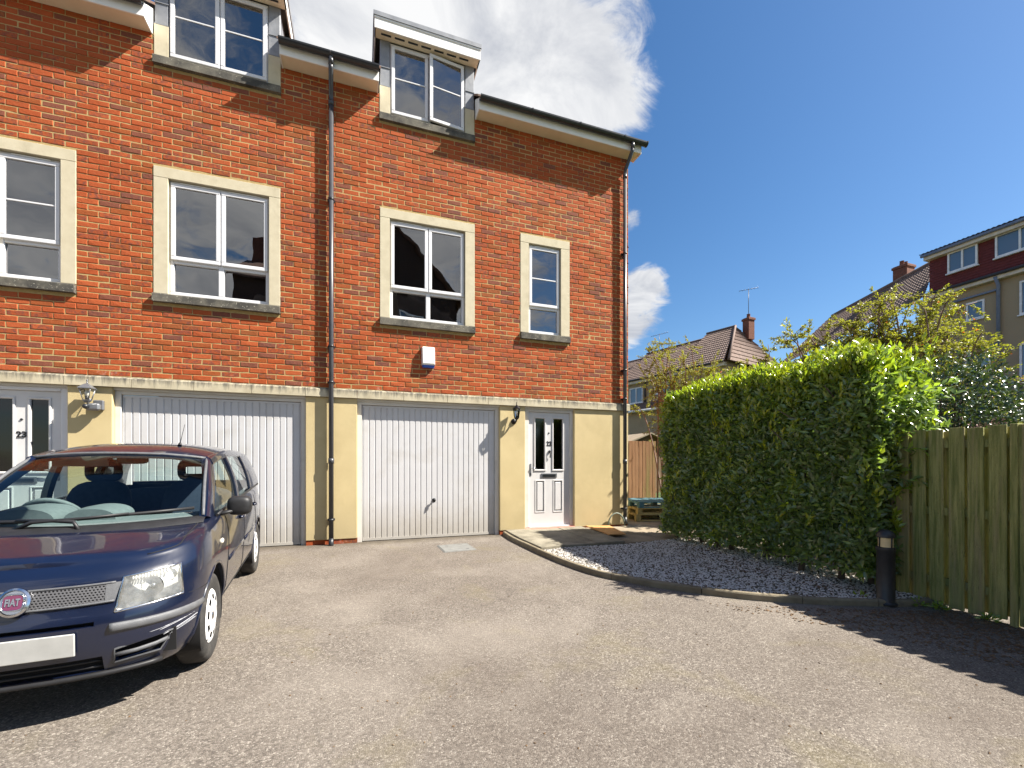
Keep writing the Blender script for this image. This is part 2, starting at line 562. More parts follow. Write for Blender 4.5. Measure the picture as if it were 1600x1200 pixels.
glass_mat('window_glass', (.93, .95, .95), 2.75, .10)
glass_mat('door_glass', (.10, .12, .11), 1.6, .25, .08)
glass_mat('car_glass', (.74, .84, .83), 1.38)
def whitened_lens():
    """headlamp lens, whitened in place of light scattered by the reflector"""
    m, h, out = new_mat('lens_glass')
    df = h.n('ShaderNodeBsdfDiffuse', i_0=(.80, .80, .76))  # white mixed into the lens colour paints the lamp's scattered brightness
    tr = h.n('ShaderNodeBsdfTransparent', i_0=(.96, .97, .96))
    gl = h.n('ShaderNodeBsdfGlossy', i_0=(1, 1, 1), i_1=.05)
    whiten = h.n('ShaderNodeMapRange', i_0=h.noise(pos(h), 14, 4, .6), i_1=.3, i_2=.75, i_3=.05, i_4=.26).outputs[0]
    m1 = h.n('ShaderNodeMixShader', i_0=whiten)
    h.nt.links.new(tr.outputs[0], m1.inputs[1]); h.nt.links.new(df.outputs[0], m1.inputs[2])
    m2 = h.n('ShaderNodeMixShader', i_0=h.n('ShaderNodeFresnel', i_0=1.5).outputs[0])
    h.nt.links.new(m1.outputs[0], m2.inputs[1]); h.nt.links.new(gl.outputs[0], m2.inputs[2])
    h.nt.links.new(m2.outputs[0], out.inputs[0])


whitened_lens()
glass_mat('lamp_glass', (.93, .93, .90), 1.5)


def leaf_mat(name, stops, trans=.35, rough=.34, spec=.6, back=None):
    """leaf colour from the per-leaf value 'tone' (0 old leaf .. 1 young leaf; upper leaves also painted sunlit)"""
    m, h, out = new_mat(name)
    at = h.n('ShaderNodeAttribute', attribute_name='tone')
    c = h.ramp(at.outputs['Fac'], stops)
    if back:
        c2 = h.mix(h.math('MULTIPLY', h.n('ShaderNodeNewGeometry').outputs['Backfacing'], .8), c, back)
    else:
        c2 = c
    b = h.n('ShaderNodeBsdfPrincipled', i_2=rough)
    b.inputs['Specular IOR Level'].default_value = spec
    h.put(b.inputs['Base Color'], c2)
    tl = h.n('ShaderNodeBsdfTranslucent', i_0=h.mix(.6, c, h.mix(1.0, c, (2.0, 2.2, .5), 'MULTIPLY')))
    mx = h.n('ShaderNodeMixShader', i_0=trans)
    h.nt.links.new(b.outputs[0], mx.inputs[1])
    h.nt.links.new(tl.outputs[0], mx.inputs[2])
    h.nt.links.new(mx.outputs[0], out.inputs[0])


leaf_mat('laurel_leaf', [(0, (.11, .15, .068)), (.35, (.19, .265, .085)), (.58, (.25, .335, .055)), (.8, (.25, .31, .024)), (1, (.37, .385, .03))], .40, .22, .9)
leaf_mat('berberis_leaf', [(0, (.065, .068, .03)), (.35, (.14, .14, .042)), (.7, (.25, .255, .04)), (.88, (.36, .35, .05)), (.93, (.46, .12, .02)), (1, (.6, .10, .03))], .35, .45, .4, (.22, .16, .13))
leaf_mat('camellia_leaf', [(0, (.022, .038, .018)), (.6, (.045, .075, .03)), (1, (.10, .15, .05))], .15, .22, .8)

# ------------------------------------------------------------ ground
MX = -.42     # party wall between the two houses
me = MB()
GY = [-300, -60, -20, -12, -9, -7, -5, -3.5, -2, -1, 0, 3, 12, 60, 300]
GX = [-300, -40, -10, -4, -2, 0, 2, 4, 6, 10, 40, 300]
me.grid([[(x, y, gz(max(y, -14)) ) for x in GX] for y in GY], smooth=False)
ground = tag(me.build('ground', 'tarmac'), kind='structure')

# rising gardens behind the fence and hedge
bank = MB()
BX = [6.6, 8, 11, 15, 19, 23, 28, 40, 90]
BY = [-40, -20, -8, -4.5, -1, 3.2, 8, 14, 22, 34, 60]
rb = random.Random(4)
bank.grid([[(x, y, .03 + max(0, min(1, (x - 7) / 16)) * 3.7 + rb.uniform(-.06, .06)) for x in BX] for y in BY])
tag(bank.build('garden_bank', 'garden_grass'), kind='structure')

# ------------------------------------------------------------ the two brick houses
NOISE = random.Random(11)
# measured along the front from the party wall (u) and up from the garage threshold (z)
WIDE = (.698, 2.22, 3.398, 5.234)
NARROW = (3.038, 3.986, 3.398, 5.234)
DORM = (.69, 2.216, 6.596, 9.0)
WALL_W, EAVE = 5.226, 7.015
OPEN = [WIDE, NARROW, DORM]


def brick_variant(L, rnd, h=.0658):
    """one weathered brick, front at y=0, chipped and slightly crooked; origin at its centre"""
    a, b = L / 2, h / 2
    j = lambda k: rnd.uniform(-k, k) * 1.25
    out = [(-a + j(.0022), -b + j(.002)), (0 + j(.03), -b + j(.0022)), (a + j(.0022), -b + j(.002)), (a + j(.0022), b + j(.0022)), (0 + j(.03), b + j(.0025)), (-a + j(.0022), b + j(.0022))]
    y0 = j(.0022)
    vs, n = [], len(out)
    for x, z in out:
        vs.append((x, .016, z))
    for x, z in out:
        vs.append((x, .0035 + y0 + j(.001), z))
    for x, z in out:
        kx = 1 - .0055 / a
        kz = 1 - .0065 / b
        vs.append((x * kx, y0 + j(.0012), z * kz))
    fs = []
    for i in range(n):
        k = (i + 1) % n
        fs.append((i, k, n + k, n + i))
        fs.append((n + i, n + k, 2 * n + k, 2 * n + i))
    fs.append(tuple(2 * n + i for i in range(n)))
    return vs, fs


BRV = []
_r = random.Random(5)
for k in range(10):
    m_ = MB()
    v_, f_ = brick_variant(BW - .0105, _r)
    m_.add(v_, f_)
    BRV.append(m_.mesh('brick'))


def house_bricks(parent, sg):
    ux = lambda x: sg * (x - MX)
    cells = []
    nrow = int(round((EAVE - Z0B) / BH))
    for r in range(nrow):
        zc = Z0B + (r + .5) * BH
        off = .5 if r % 2 else 0.0
        ints = [(0.0, WALL_W)]
        for (a, b, c, d) in OPEN:
            if c - .01 < zc < d + .01:
                nn = []
                for (p, q) in ints:
                    if b <= p or a >= q:
                        nn.append((p, q))
                    else:
                        if a > p: nn.append((p, a))
                        if b < q: nn.append((b, q))
                ints = nn
        # full cells in x
        xa, xb = (MX, MX + WALL_W) if sg > 0 else (MX - WALL_W, MX)
        k0 = math.floor((xa - .085) / BW + off) - 1
        k1 = math.ceil((xb - .085) / BW + off) + 1
        for k in range(k0, k1 + 1):
            c0 = .085 + (k - off) * BW
            c1 = c0 + BW
            for (p, q) in ints:
                p2, q2 = sorted((MX + sg * p, MX + sg * q))
                # clear of the stone by half a joint, flush at wall ends
                s0, s1 = max(c0 + .00525, p2 + .004), min(c1 - .00525, q2 - .004)
                if s1 - s0 > .022:
                    cells.append(((s0 + s1) / 2, zc, s1 - s0))
    full = BW - .011
    score = []
    for i, (x, z, L) in enumerate(cells):
        d2 = x * x + CAM_D ** 2 + (z - EYE) ** 2
        inview = 1.0
        zz = x * math.sin(YAW) + CAM_D * math.cos(YAW)
        px = 800 + FPX * (x * math.cos(YAW) - CAM_D * math.sin(YAW)) / zz
        py = HOR - FPX * (z - EYE) / zz
        if px < -12 or py < -6: inview = 0
        score.append(inview * L * CAM_D / d2 ** 1.5 * (1 if L > full - .002 else .0))
    order = sorted(range(len(cells)), key=lambda i: -score[i])
    single = set(order[:300])
    rest = MB()
    rr = random.Random(77 + sg)
    for i, (x, z, L) in enumerate(cells):
        if i in single:
            o = link('brick', BRV[rr.randrange(10)], 'brick', parent, (x - parent.location.x - MX0(sg), 0, z))
        else:
            vs, fs = brick_variant(L, rr)
            rest.add([(a + x, b, c + z) for a, b, c in vs], fs)
    ro = rest.build('brick_field', 'brick', parent, fixn=False)
    tag(ro, kind='stuff')


for _m in BRV:
    _m.materials.append(MATS['brick'])


def MX0(sg):
    return MX + sg * WALL_W / 2


def house(sg, number, label):
    H = empty('terraced_house', (MX0(sg), 0, 0))
    tag(H, label, 'house', 'brick terraced houses')

    def U(u):
        return MX + sg * u

    def bx(mb, u0, u1, y0, y1, z0, z1, ch=.0):
        return mb.box(U(u0), U(u1), y0, y1, z0, z1, ch)

    # ---- mortar bed behind the bricks, with openings left free
    wall = MB()
    us = sorted({0, WALL_W, .72, 2.20, 3.06, 3.96})
    zs = sorted({Z0B - .02, 3.42, 5.21, 6.62, EAVE})
    for i in range(len(us) - 1):
        for j in range(len(zs) - 1):
            uc, zc = (us[i] + us[i + 1]) / 2, (zs[j] + zs[j + 1]) / 2
            if any(a - .02 < uc < b + .02 and c - .02 < zc < d + .02 for a, b, c, d in OPEN):
                continue
            wall.add([(U(us[i]), .0035, zs[j]), (U(us[i + 1]), .0035, zs[j]), (U(us[i + 1]), .0065, zs[j + 1]), (U(us[i]), .0065, zs[j + 1])], [(0, 1, 2, 3)])
    bw = wall.build('brick_wall', 'mortar', H)
    house_bricks(bw, sg)
    # ---- side and rear walls
    g = MB()
    if sg > 0:
        bx(g, WALL_W - .22, WALL_W - .004, .02, 8.0, 2.36, 7.0)
        g.prism([(.02, 7.0), (8.0, 7.0), (4.0, 10.4)], 0, U(WALL_W - .22), U(WALL_W - .004))
    bx(g, 0.01, WALL_W - .23, 7.8, 8.0, 0, 7.0)
    g.build('gable_wall', 'brick', H)
    if sg > 0:
        g = MB()
        bx(g, WALL_W - .2, WALL_W, .14, 8.0, .07, 2.21)
        g.build('gable_plinth', 'render_cream', H)

    # ---- rendered piers of the ground floor
    for (a, b) in ((0.002, .36), (2.665, 3.127), (4.086, WALL_W)):
        p = MB()
        bx(p, a, b, 0.0, .13, .072, 2.222, .006)
        p.build('rendered_pier', 'render_cream', H)
        p = MB()
        bx(p, a + .004, b - .004, .012, .13, -.05, .070)
        p.build('plinth_brick', 'brick', H)
    # lintel strip over the openings, behind the string course
    p = MB()
    bx(p, .36, 2.665, .03, .12, 2.19, 2.222)
    bx(p, 3.127, 4.086, .03, .12, 2.19, 2.222)
    p.build('opening_head', 'frame_timber', H)

    # ---- string course stones
    js = [.002, .361] + [.361 + .696 * k for k in range(1, 7)] + [WALL_W + .022]
    for a, b in zip(js[:-1], js[1:]):
        st = MB()
        jx = NOISE.uniform(-.0015, .0015)
        poly = [(-.035 + jx, 2.224), (-.035 + jx, 2.335), (-.028, 2.345), (.006, 2.3635), (.10, 2.3635), (.10, 2.224)]
        st.prism(poly, 0, U(a + .003), U(b - .003))
        st.build('string_stone', 'stone_string', H)

    # ---- gutters, fascia, soffit in two runs either side of the dormer
    end = WALL_W + .13 if sg > 0 else WALL_W
    for (a, b) in ((0.001, .672), (2.232, end)):
        f = MB()
        bx(f, a, b, -.238, -.218, 7.0, 7.19, .003)
        fo = f.build('fascia_board', 'fascia_white', H)
        f = MB()
        bx(f, a + .004, b - .004, -.217, .03, 7.012, 7.022)
        f.build('soffit_board', 'soffit', H)
        # end boxes
        for e in ((a, a + .016), (b - .016, b)):
            if (e[0] < .01) or (sg < 0 and e[1] > WALL_W - .01):
                continue
            f = MB()
            f.prism([(-.217, 7.0), (-.217, 7.19), (.03, 7.36), (.03, 7.0)], 0, U(e[0]), U(e[1]))
            f.build('eaves_end_board', 'fascia_white', H)
        gt = MB()
        prof = []
        n = 9
        for k in range(n + 1):
            t = math.pi * k / n
            prof.append((-.298 - .057 * math.cos(t), 7.160 - .062 * math.sin(t)))
        prof2 = [( -.298 + (y + .298) * .92, 7.163 + (z - 7.160) * .92) for y, z in reversed(prof)]
        ga, gb = a + (.0 if a < .01 else .0), b + (.07 if (sg > 0 and b > 3) else .0)
        gt.prism(prof + prof2, 0, U(ga), U(gb))
        gto = gt.build('gutter', 'black_plastic', H)
        for q in ([] if b < 1 else [gb - .012]) + [a + .9 * k for k in range(1, 5) if a + .9 * k < b]:
            br = MB()
            pr = [(-.298 - .064 * math.cos(math.pi * k / n), 7.163 - .069 * math.sin(math.pi * k / n)) for k in range(n + 1)]
            br.prism(pr, 0, U(q - .012), U(q + .012))
            br.build('gutter_bracket', 'black_plastic', gto)

    # ---- downpipe
    def downpipe(x, z_out):
        d = MB()
        d.tube([(x + sg * .012, -.296, 7.12), (x + sg * .012, -.296, 7.0)], .037, 14)
        d.tube([(x + sg * .012, -.296, 7.02), (x + sg * .010, -.284, 6.96), (x, -.085, 6.74), (x, -.066, 6.68), (x, -.066, 6.62)], .033, 14)
        d.tube([(x, -.066, 6.66), (x, -.066, 6.58)], .040, 14)
        d.tube([(x, -.066, 6.6), (x, -.066, z_out)], .034, 16)
        dp = d.build('downpipe', 'pipe_grey', H)
        for zb in (5.18, 2.98, 2.44, .38):
            b_ = MB()
            b_.tube([(x, -.066, zb - .016), (x, -.066, zb + .016)], .039, 16)
            b_.box(x - .05, x + .05, -.03, -.002, zb - .014, zb + .014)
            b_.build('pipe_bracket', 'black_plastic', dp)
        b_ = MB()
        b_.tube([(x, -.066, 1.22), (x, -.066, 1.30)], .041, 16)
        b_.build('pipe_socket', 'pipe_grey', dp)
        sh = MB()
        sh.tube([(x, -.066, z_out + .05), (x, -.075, z_out - .02), (x, -.10, z_out - .07)], .036, 14)
        sh.build('pipe_shoe', 'black_plastic', dp)
    if sg > 0:
        downpipe(MX - .005, .05)
        downpipe(U(5.11), .17)

    # ---- windows
    def surround(a, b, c, d, iw):
        lz = d - .143
        l = MB(); bx(l, a, b, -.006, .12, lz, d, .003); l.build('window_lintel', 'stone', H)
        for p, q in ((a, a + iw[0]), (b - iw[1], b)):
            l = MB(); bx(l, p, q, -.005, .12, c + .122, lz - .003, .003); l.build('window_jamb', 'stone', H)
        l = MB()
        l.prism([(-.055, c), (-.055, c + .098), (-.045, c + .108), (.11, c + .119), (.11, c)], 0, U(a), U(b))
        l.build('window_sill', 'stone_weathered', H)

    def frame(mb, u0, u1, z0, z1, y0, y1, t, ch=.006):
        bx(mb, u0, u1, y0, y1, z0, z0 + t, ch)
        bx(mb, u0, u1, y0, y1, z1 - t, z1, ch)
        bx(mb, u0, u0 + t, y0, y1, z0 + t - .001, z1 - t + .001, ch)
        bx(mb, u1 - t, u1, y0, y1, z0 + t - .001, z1 - t + .001, ch)
        return mb

    def sash(win, u0, u1, z0, z1, y, bar=None, t=.052, open_=0.0):
        m = MB()
        frame(m, u0, u1, z0, z1, y - .022, y + .02, t)
        if bar:
            bx(m, u0 + t, u1 - t, y - .012, y + .012, bar - .011, bar + .011, .004)
        s_ = m.build('sash', 'upvc', win)
        g_ = MB()
        bx(g_, u0 + t - .006, u1 - t + .006, y - .003, y + .003, z0 + t - .006, z1 - t + .006)
        p_ = g_.build('pane', 'window_glass', win)
        if open_:
            hx = max(U(u0), U(u1))
            for ob in (s_, p_):
                off = Vector((hx, y, 0)) - Vector(absloc(win))
                rot = Matrix.Translation(off) @ Matrix.Rotation(open_, 4, 'Z') @ Matrix.Translation(-off)
                ob.data.transform(rot)

    def fixed(win, u0, u1, z0, z1, y):
        g_ = MB()
        bx(g_, u0, u1, y - .003, y + .003, z0, z1)
        g_.build('pane', 'window_glass', win)

    def vents(win, spans, z, y):
        for a, b in spans:
            v = MB(); bx(v, a, b, y - .012, y, z - .008, z + .008); v.build('trickle_vent', 'fascia_white', win)

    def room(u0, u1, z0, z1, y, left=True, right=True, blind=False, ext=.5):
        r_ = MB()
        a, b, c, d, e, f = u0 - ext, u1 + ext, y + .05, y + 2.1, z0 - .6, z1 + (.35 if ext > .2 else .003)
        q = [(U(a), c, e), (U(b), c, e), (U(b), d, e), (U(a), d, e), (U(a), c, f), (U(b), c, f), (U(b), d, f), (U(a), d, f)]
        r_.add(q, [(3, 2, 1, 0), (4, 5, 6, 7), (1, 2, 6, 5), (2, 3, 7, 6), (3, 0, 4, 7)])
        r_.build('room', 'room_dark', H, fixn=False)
        cu = MB()
        for k, (p, q_) in enumerate((((u0 + .03), u0 + .21), (u1 - .42, u1 - .03))):
            if (k == 0 and not left) or (k == 1 and not right):
                continue
            P = []
            for zz in np.linspace(z0 + .02, z1 - .03, 8):
                tt = (zz - z0) / (z1 - z0)
                row = []
                for i in range(25):
                    s_ = i / 24
                    wd = (.45 + .55 * (abs(tt - .35) * 1.4))
                    uu = p + (q_ - p) * s_ * wd if k == 0 else q_ - (q_ - p) * s_ * wd
                    row.append((U(uu), y + .075 + .018 * math.sin(s_ * 40), zz))
                P.append(row)
            cu.grid(P)
        if cu.v:
            cu.build('curtain', 'curtain', H)
        if blind:
            bl = MB(); bx(bl, u0 + .03, u1 - .03, y + .09, y + .095, z0 + .62, z1); bl.build('window_blind', 'curtain', H)

    FY = .085
    # wide first-floor window
    a, b, c, d = WIDE
    surround(a, b, c, d, (.145, .163))
    i0, i1, z0, z1 = a + .147, b - .165, c + .132, d - .145
    wm = MB(); frame(wm, i0, i1, z0, z1, FY - .035, FY + .035, .048)
    mid = (i0 + i1) / 2
    bx(wm, mid - .035, mid + .035, FY - .033, FY + .033, z0 + .047, z1 - .047, .006)
    bx(wm, i0 + .047, mid - .0345, FY - .033, FY + .033, 3.965, 4.035, .006)
    bx(wm, mid + .0345, i1 - .047, FY - .033, FY + .033, 3.965, 4.035, .006)
    wn_ = wm.build('window', 'upvc', H)
    for (p, q) in ((i0 + .018, mid - .006), (mid + .006, i1 - .018)):
        sash(wn_, p, q, 4.008, z1 - .036, FY - .040)
    fixed(wn_, i0 + .04, mid - .03, z0 + .04, 3.97, FY)
    fixed(wn_, mid + .03, i1 - .04, z0 + .04, 3.97, FY)
    vents(wn_, ((i0 + .12, mid - .1), (mid + .1, i1 - .12)), z1 - .017, FY - .036)
    room(i0, i1, z0, z1, FY, left=sg > 0, right=sg < 0)
    # narrow first-floor window
    a, b, c, d = NARROW
    surround(a, b, c, d, (.155, .172))
    i0, i1, z0, z1 = a + .157, b - .174, c + .132, d - .145
    wm = MB(); frame(wm, i0, i1, z0, z1, FY - .035, FY + .035, .048)
    bx(wm, i0 + .047, i1 - .047, FY - .033, FY + .033, 3.965, 4.035, .006)
    wn_ = wm.build('window', 'upvc', H)
    sash(wn_, i0 + .018, i1 - .018, 4.008, z1 - .036, FY - .040, bar=4.50)
    fixed(wn_, i0 + .04, i1 - .04, z0 + .04, 3.97, FY)
    vents(wn_, ((i0 + .12, i1 - .12),), z1 - .017, FY - .036)
    room(i0, i1, z0, z1, FY, left=False, right=sg < 0)

    # ---- dormer: stone base, leaded cheeks, white fascia, flat lead roof
    a, b, c, _ = DORM
    l = MB()
    l.prism([(-.05, c), (-.05, c + .10), (-.042, c + .108), (.11, c + .118), (.11, c)], 0, U(a), U(b))
    l.build('dormer_sill', 'stone_weathered', H)
    for p, q in ((a + .002, a + .162), (b - .164, b - .002)):
        l = MB(); bx(l, p, q, -.004, .12, c + .12, 7.146, .003); l.build('dormer_jamb', 'stone', H)
        l = MB(); bx(l, p + .006, q - .004, .006, .10, 7.149, 7.872, .006)
        lo = l.build('dormer_lead_panel', 'lead', H)
        for zl in (7.149, 7.44):
            l = MB(); bx(l, p, q - .002, -.004, .02, zl, zl + .012); l.build('lead_lap', 'lead', lo)
    for p, q in ((a + .012, a + .03), (b - .03, b - .012)):
        l = MB(); bx(l, p, q, .1, 2.2, 6.9, 7.872); l.build('dormer_cheek', 'lead', H)
    i0, i1, z0, z1 = a + .164, b - .166, c + .125, 7.868
    y = .055
    wm = MB(); frame(wm, i0, i1, z0, z1, y - .035, y + .035, .046)
    mid = (i0 + i1) / 2
    bx(wm, mid - .035, mid + .035, y - .033, y + .033, z0 + .045, z1 - .045, .006)
    wn_ = wm.build('dormer_window', 'upvc', H)
    bz = z0 + .60
    spans = ((i0 + .016, mid - .006), (mid + .006, i1 - .016))
    for k, (p, q) in enumerate(spans):
        opened = sg > 0 and k == 1
        sash(wn_, p, q, z0 + .03, z1 - .04, y - .042, bar=bz, open_=R(6) if opened else 0)
    room(i0, i1, z0, z1, y, left=sg < 0, right=False, blind=sg > 0, ext=.10)
    f = MB(); bx(f, a - .08, b + .06, -.165, -.145, 7.872, 8.02, .003); fo = f.build('dormer_fascia', 'fascia_white', H)
    f = MB(); bx(f, a - .085, b + .065, -.175, -.144, 8.0205, 8.05, .004); f.build('dormer_trim', 'fascia_white', H)
    f = MB(); bx(f, a - .078, b + .058, -.144, .01, 7.874, 7.886); so_ = f.build('dormer_soffit', 'soffit', H)
    f = MB()
    bx(f, a - .078, a - .06, -.144, 2.4, 7.874, 8.045)
    bx(f, b + .04, b + .058, -.144, 2.4, 7.874, 8.045)
    f.build('dormer_side_fascia', 'fascia_white', H)
    for k in range(7):
        v = MB(); bx(v, a + .02 + k * .205, a + .17 + k * .205, -.10, -.07, 7.869, 7.876); v.build('soffit_vent', 'steel_dark', so_)
    f = MB()
    f.prism([(-.185, 8.0505), (-.185, 8.115), (2.4, 8.25), (2.4, 8.0505)], 0, U(a - .095), U(b + .075))
    f.build('dormer_roof', 'lead', H)

    # ---- main roof behind the gutters
    rf = MB()
    def slope(u0, u1, y0):
        zf = lambda yy: 7.205 + (yy + .28) * .80
        rf.prism([(y0, zf(y0)), (4.0, zf(4.0)), (4.0, zf(4.0) - .1), (y0, zf(y0) - .03)], 0, U(u0), U(u1))
    slope(0, a + .012, -.265)
    slope(b - .012, end + .02 if sg > 0 else WALL_W, -.265)
    slope(a + .0125, b - .0125, 1.2)
    rf.prism([(4.001, 10.65), (8.3, 7.1), (8.3, 7.0), (4.001, 10.55)], 0, U(0), U(WALL_W))
    rf.build('roof', 'roof_tile', H)

    # ---- garage door
    g = MB()
    y0 = .085
    bx(g, .36, .428, y0 - .025, y0 + .05, -.02, 2.19, .004)
    bx(g, 2.597, 2.665, y0 - .025, y0 + .05, -.02, 2.19, .004)
    bx(g, .4285, 2.5965, y0 - .025, y0 + .05, 2.14, 2.19, .004)
    gf = g.build('garage_frame', 'frame_timber', H)
    leaf = MB()
    u0, u1, zb, zt = .436, 2.589, .012, 2.132
    n = 24
    wv = (u1 - u0 - .03) / n
    xs, ys = [u0, u0 + .015], [y0 + .004, y0 + .004]
    for k in range(n):
        p = u0 + .015 + k * wv
        xs += [p + .004, p + .011, p + wv - .011, p + wv - .004]
        ys += [y0 + .012, y0 + .002, y0 + .002, y0 + .012]
    xs += [u1 - .015, u1]
    ys += [y0 + .004, y0 + .004]
    P = []
    for zz in (zb + .04, .5, 1.0, 1.5, zt - .03):
        P.append([(U(xx), yy, zz) for xx, yy in zip(xs, ys)])
    leaf.grid(P, smooth=False)
    bx(leaf, u0, u1, y0 - .002, y0 + .03, zb, zb + .0405)
    bx(leaf, u0, u1, y0 - .002, y0 + .03, zt - .0305, zt)
    gd = leaf.build('garage_door', 'garage_white', H)
    h_ = MB()
    uh = 1.552
    h_.tube([(U(uh), y0 + .01, .62), (U(uh), y0 - .05, .62)], .012, 12)
    h_.tube([(U(uh), y0 - .05, .655), (U(uh), y0 - .055, .59)], [.014, .017], 12)
    h_.lathe([(.0, y0 - .006), (.03, y0 - .006), (.032, y0 + .004)], (U(uh), 0, .62), 'y', 20)
    h_.build('garage_handle', 'dark_metal', gd)

    # ---- front door
    y0 = .085
    d0, d1, dz0, dz1 = 3.222, 4.022, .112, 2.138
    f = MB()
    bx(f, 3.127, 3.218, y0 - .03, y0 + .05, .09, 2.19, .005)
    bx(f, 4.026, 4.086, y0 - .03, y0 + .05, .09, 2.19, .005)
    bx(f, 3.2185, 4.0255, y0 - .03, y0 + .05, 2.142, 2.19, .005)
    f.build('door_frame', 'frame_timber' if sg > 0 else 'upvc', H)
    f = MB(); bx(f, 3.13, 4.084, -.03, y0 + .06, .03, .088, .004); f.build('door_step', 'threshold_pink', H)
    f = MB(); bx(f, 3.219, 4.025, y0 - .045, y0 + .04, .0885, .11, .004); f.build('door_threshold', 'upvc', H)
    # leaf as stiles and rails around two lights and two raised panels
    lf = MB()
    uu = [d0, 3.352, 3.527, 3.703, 3.882, d1]
    zz = [dz0, .355, .922, 1.12, 2.03, dz1]
    def piece(p, q, r, s):
        bx(lf, p, q, y0 - .004, y0 + .036, r, s)
    piece(uu[0], uu[1], dz0, dz1); piece(uu[4], uu[5], dz0, dz1); piece(uu[2], uu[3], dz0, dz1)
    for (r, s) in ((zz[0], zz[1]), (zz[2], zz[3]), (zz[4], zz[5])):
        piece(uu[1], uu[2], r, s); piece(uu[3], uu[4], r, s)
    dr = lf.build('front_door', 'door_white', H)
    for (p, q) in ((uu[1], uu[2]), (uu[3], uu[4])):
        g_ = MB(); bx(g_, p - .002, q + .002, y0 + .012, y0 + .02, zz[3] - .002, zz[4] + .002); g_.build('door_glass', 'door_glass', dr)
        g_ = MB(); bx(g_, p - .002, q + .002, y0 + .03, y0 + .034, zz[3] - .002, zz[4] + .002); g_.build('glass_backing', 'room_dark', dr)
        m_ = MB(); frame(m_, p - .03, q + .03, zz[3] - .03, zz[4] + .03, y0 - .018, y0 - .002, .028, .007); m_.build('glazing_bead', 'door_white', dr)
        m_ = MB(); bx(m_, p, q, y0 + .010, y0 + .035, zz[1], zz[2]); bx(m_, p + .03, q - .03, y0 - .006, y0 + .02, zz[1] + .03, zz[2] - .03, .013); m_.build('door_panel', 'door_white', dr)
        m_ = MB(); frame(m_, p - .008, q + .008, zz[1] - .008, zz[2] + .008, y0 - .011, y0 - .003, .018, .004); m_.build('panel_moulding', 'door_white', dr)
    um = 3.615
    m_ = MB(); bx(m_, um - .155, um + .155, y0 - .016, y0 - .005, .972, 1.05, .004); lb = m_.build('letterbox', 'grey_metal', dr)
    m_ = MB(); bx(m_, um - .125, um + .125, y0 - .022, y0 - .0165, .99, 1.032, .003); m_.build('letterbox_flap', 'steel_dark', lb)
    m_ = MB(); m_.lathe([(0, y0 - .014), (.012, y0 - .014), (.015, y0 - .004)], (U(um), 0, 1.775), 'y', 16); m_.build('spyhole', 'steel_dark', dr)
    if sg > 0:
        m_ = MB(); m_.lathe([(0, y0 - .034), (.018, y0 - .032), (.026, y0 - .016), (.022, y0 - .004)], (U(um + .01), 0, 1.44), 'y', 18)
        m_.tube([(U(um + .01), y0 - .03, 1.44), (U(um + .012), y0 - .034, 1.39), (U(um + .012), y0 - .026, 1.33)], [.008, .007, .01], 8)
        m_.build('door_knocker', 'dark_metal', dr)
    uhd = d0 + .035
    m_ = MB(); bx(m_, uhd - .016, uhd + .016, y0 - .012, y0 - .0045, 1.0, 1.22, .004); hp = m_.build('handle_plate', 'grey_metal', dr)
    m_ = MB(); m_.tube([(U(uhd), y0 - .01, 1.14), (U(uhd), y0 - .05, 1.14), (U(uhd + .03), y0 - .055, 1.14), (U(uhd + .11), y0 - .05, 1.138)], .009, 10); m_.build('door_handle', 'chrome', hp)
    tm = text_mesh(number, .105, .004, 'door_number', .002)
    tm.transform(Matrix.Translation((U(um) - absloc(dr)[0], y0 - .0085, 1.582)) @ Matrix.Rotation(R(90), 4, 'X'))
    link('door_number', tm, 'dark_metal', dr)
    return H


def absloc(o):
    x = Vector((0, 0, 0))
    while o is not None:
        x += Vector(o.location)
        o = o.parent
    return x


def string_mat():
    """stone string course with dark run-off under its top edge"""
    m, h, out = new_mat('stone_string')
    p = pos(h)
    f = h.n('ShaderNodeMapRange', i_0=h.noise(p, 6, 6), i_1=.3, i_2=.7).outputs[0]
    c = h.mix(f, (.42, .365, .25), (.56, .50, .36))
    run = h.noise(h.vmath('MULTIPLY', p, (9, 9, 1.2)), 2.2, 7, .7)
    rz = h.n('ShaderNodeMapRange', i_0=h.n('ShaderNodeSeparateXYZ', i_0=p).outputs[2], i_1=2.24, i_2=2.35).outputs[0]
    d = h.n('ShaderNodeMapRange', i_0=h.math('ADD', run, h.math('MULTIPLY', rz, .30)), i_1=.58, i_2=.86).outputs[0]
    c = h.mix(d, c, (.12, .11, .09))
    b = h.n('ShaderNodeBsdfPrincipled', i_2=.92)
    h.put(b.inputs['Base Color'], c)
    h.put(b.inputs['Normal'], h.n('ShaderNodeBump', i_Strength=.35, i_Distance=.006, i_Height=h.noise(p, 140, 4)).outputs[0])
    h.nt.links.new(b.outputs[0], out.inputs[0])


string_mat()
house22 = house(1, '22', 'red brick end house numbered 22 with white garage door, dormer and cream ground floor')
house23 = house(-1, '23', 'red brick house numbered 23 behind the parked dark blue car')

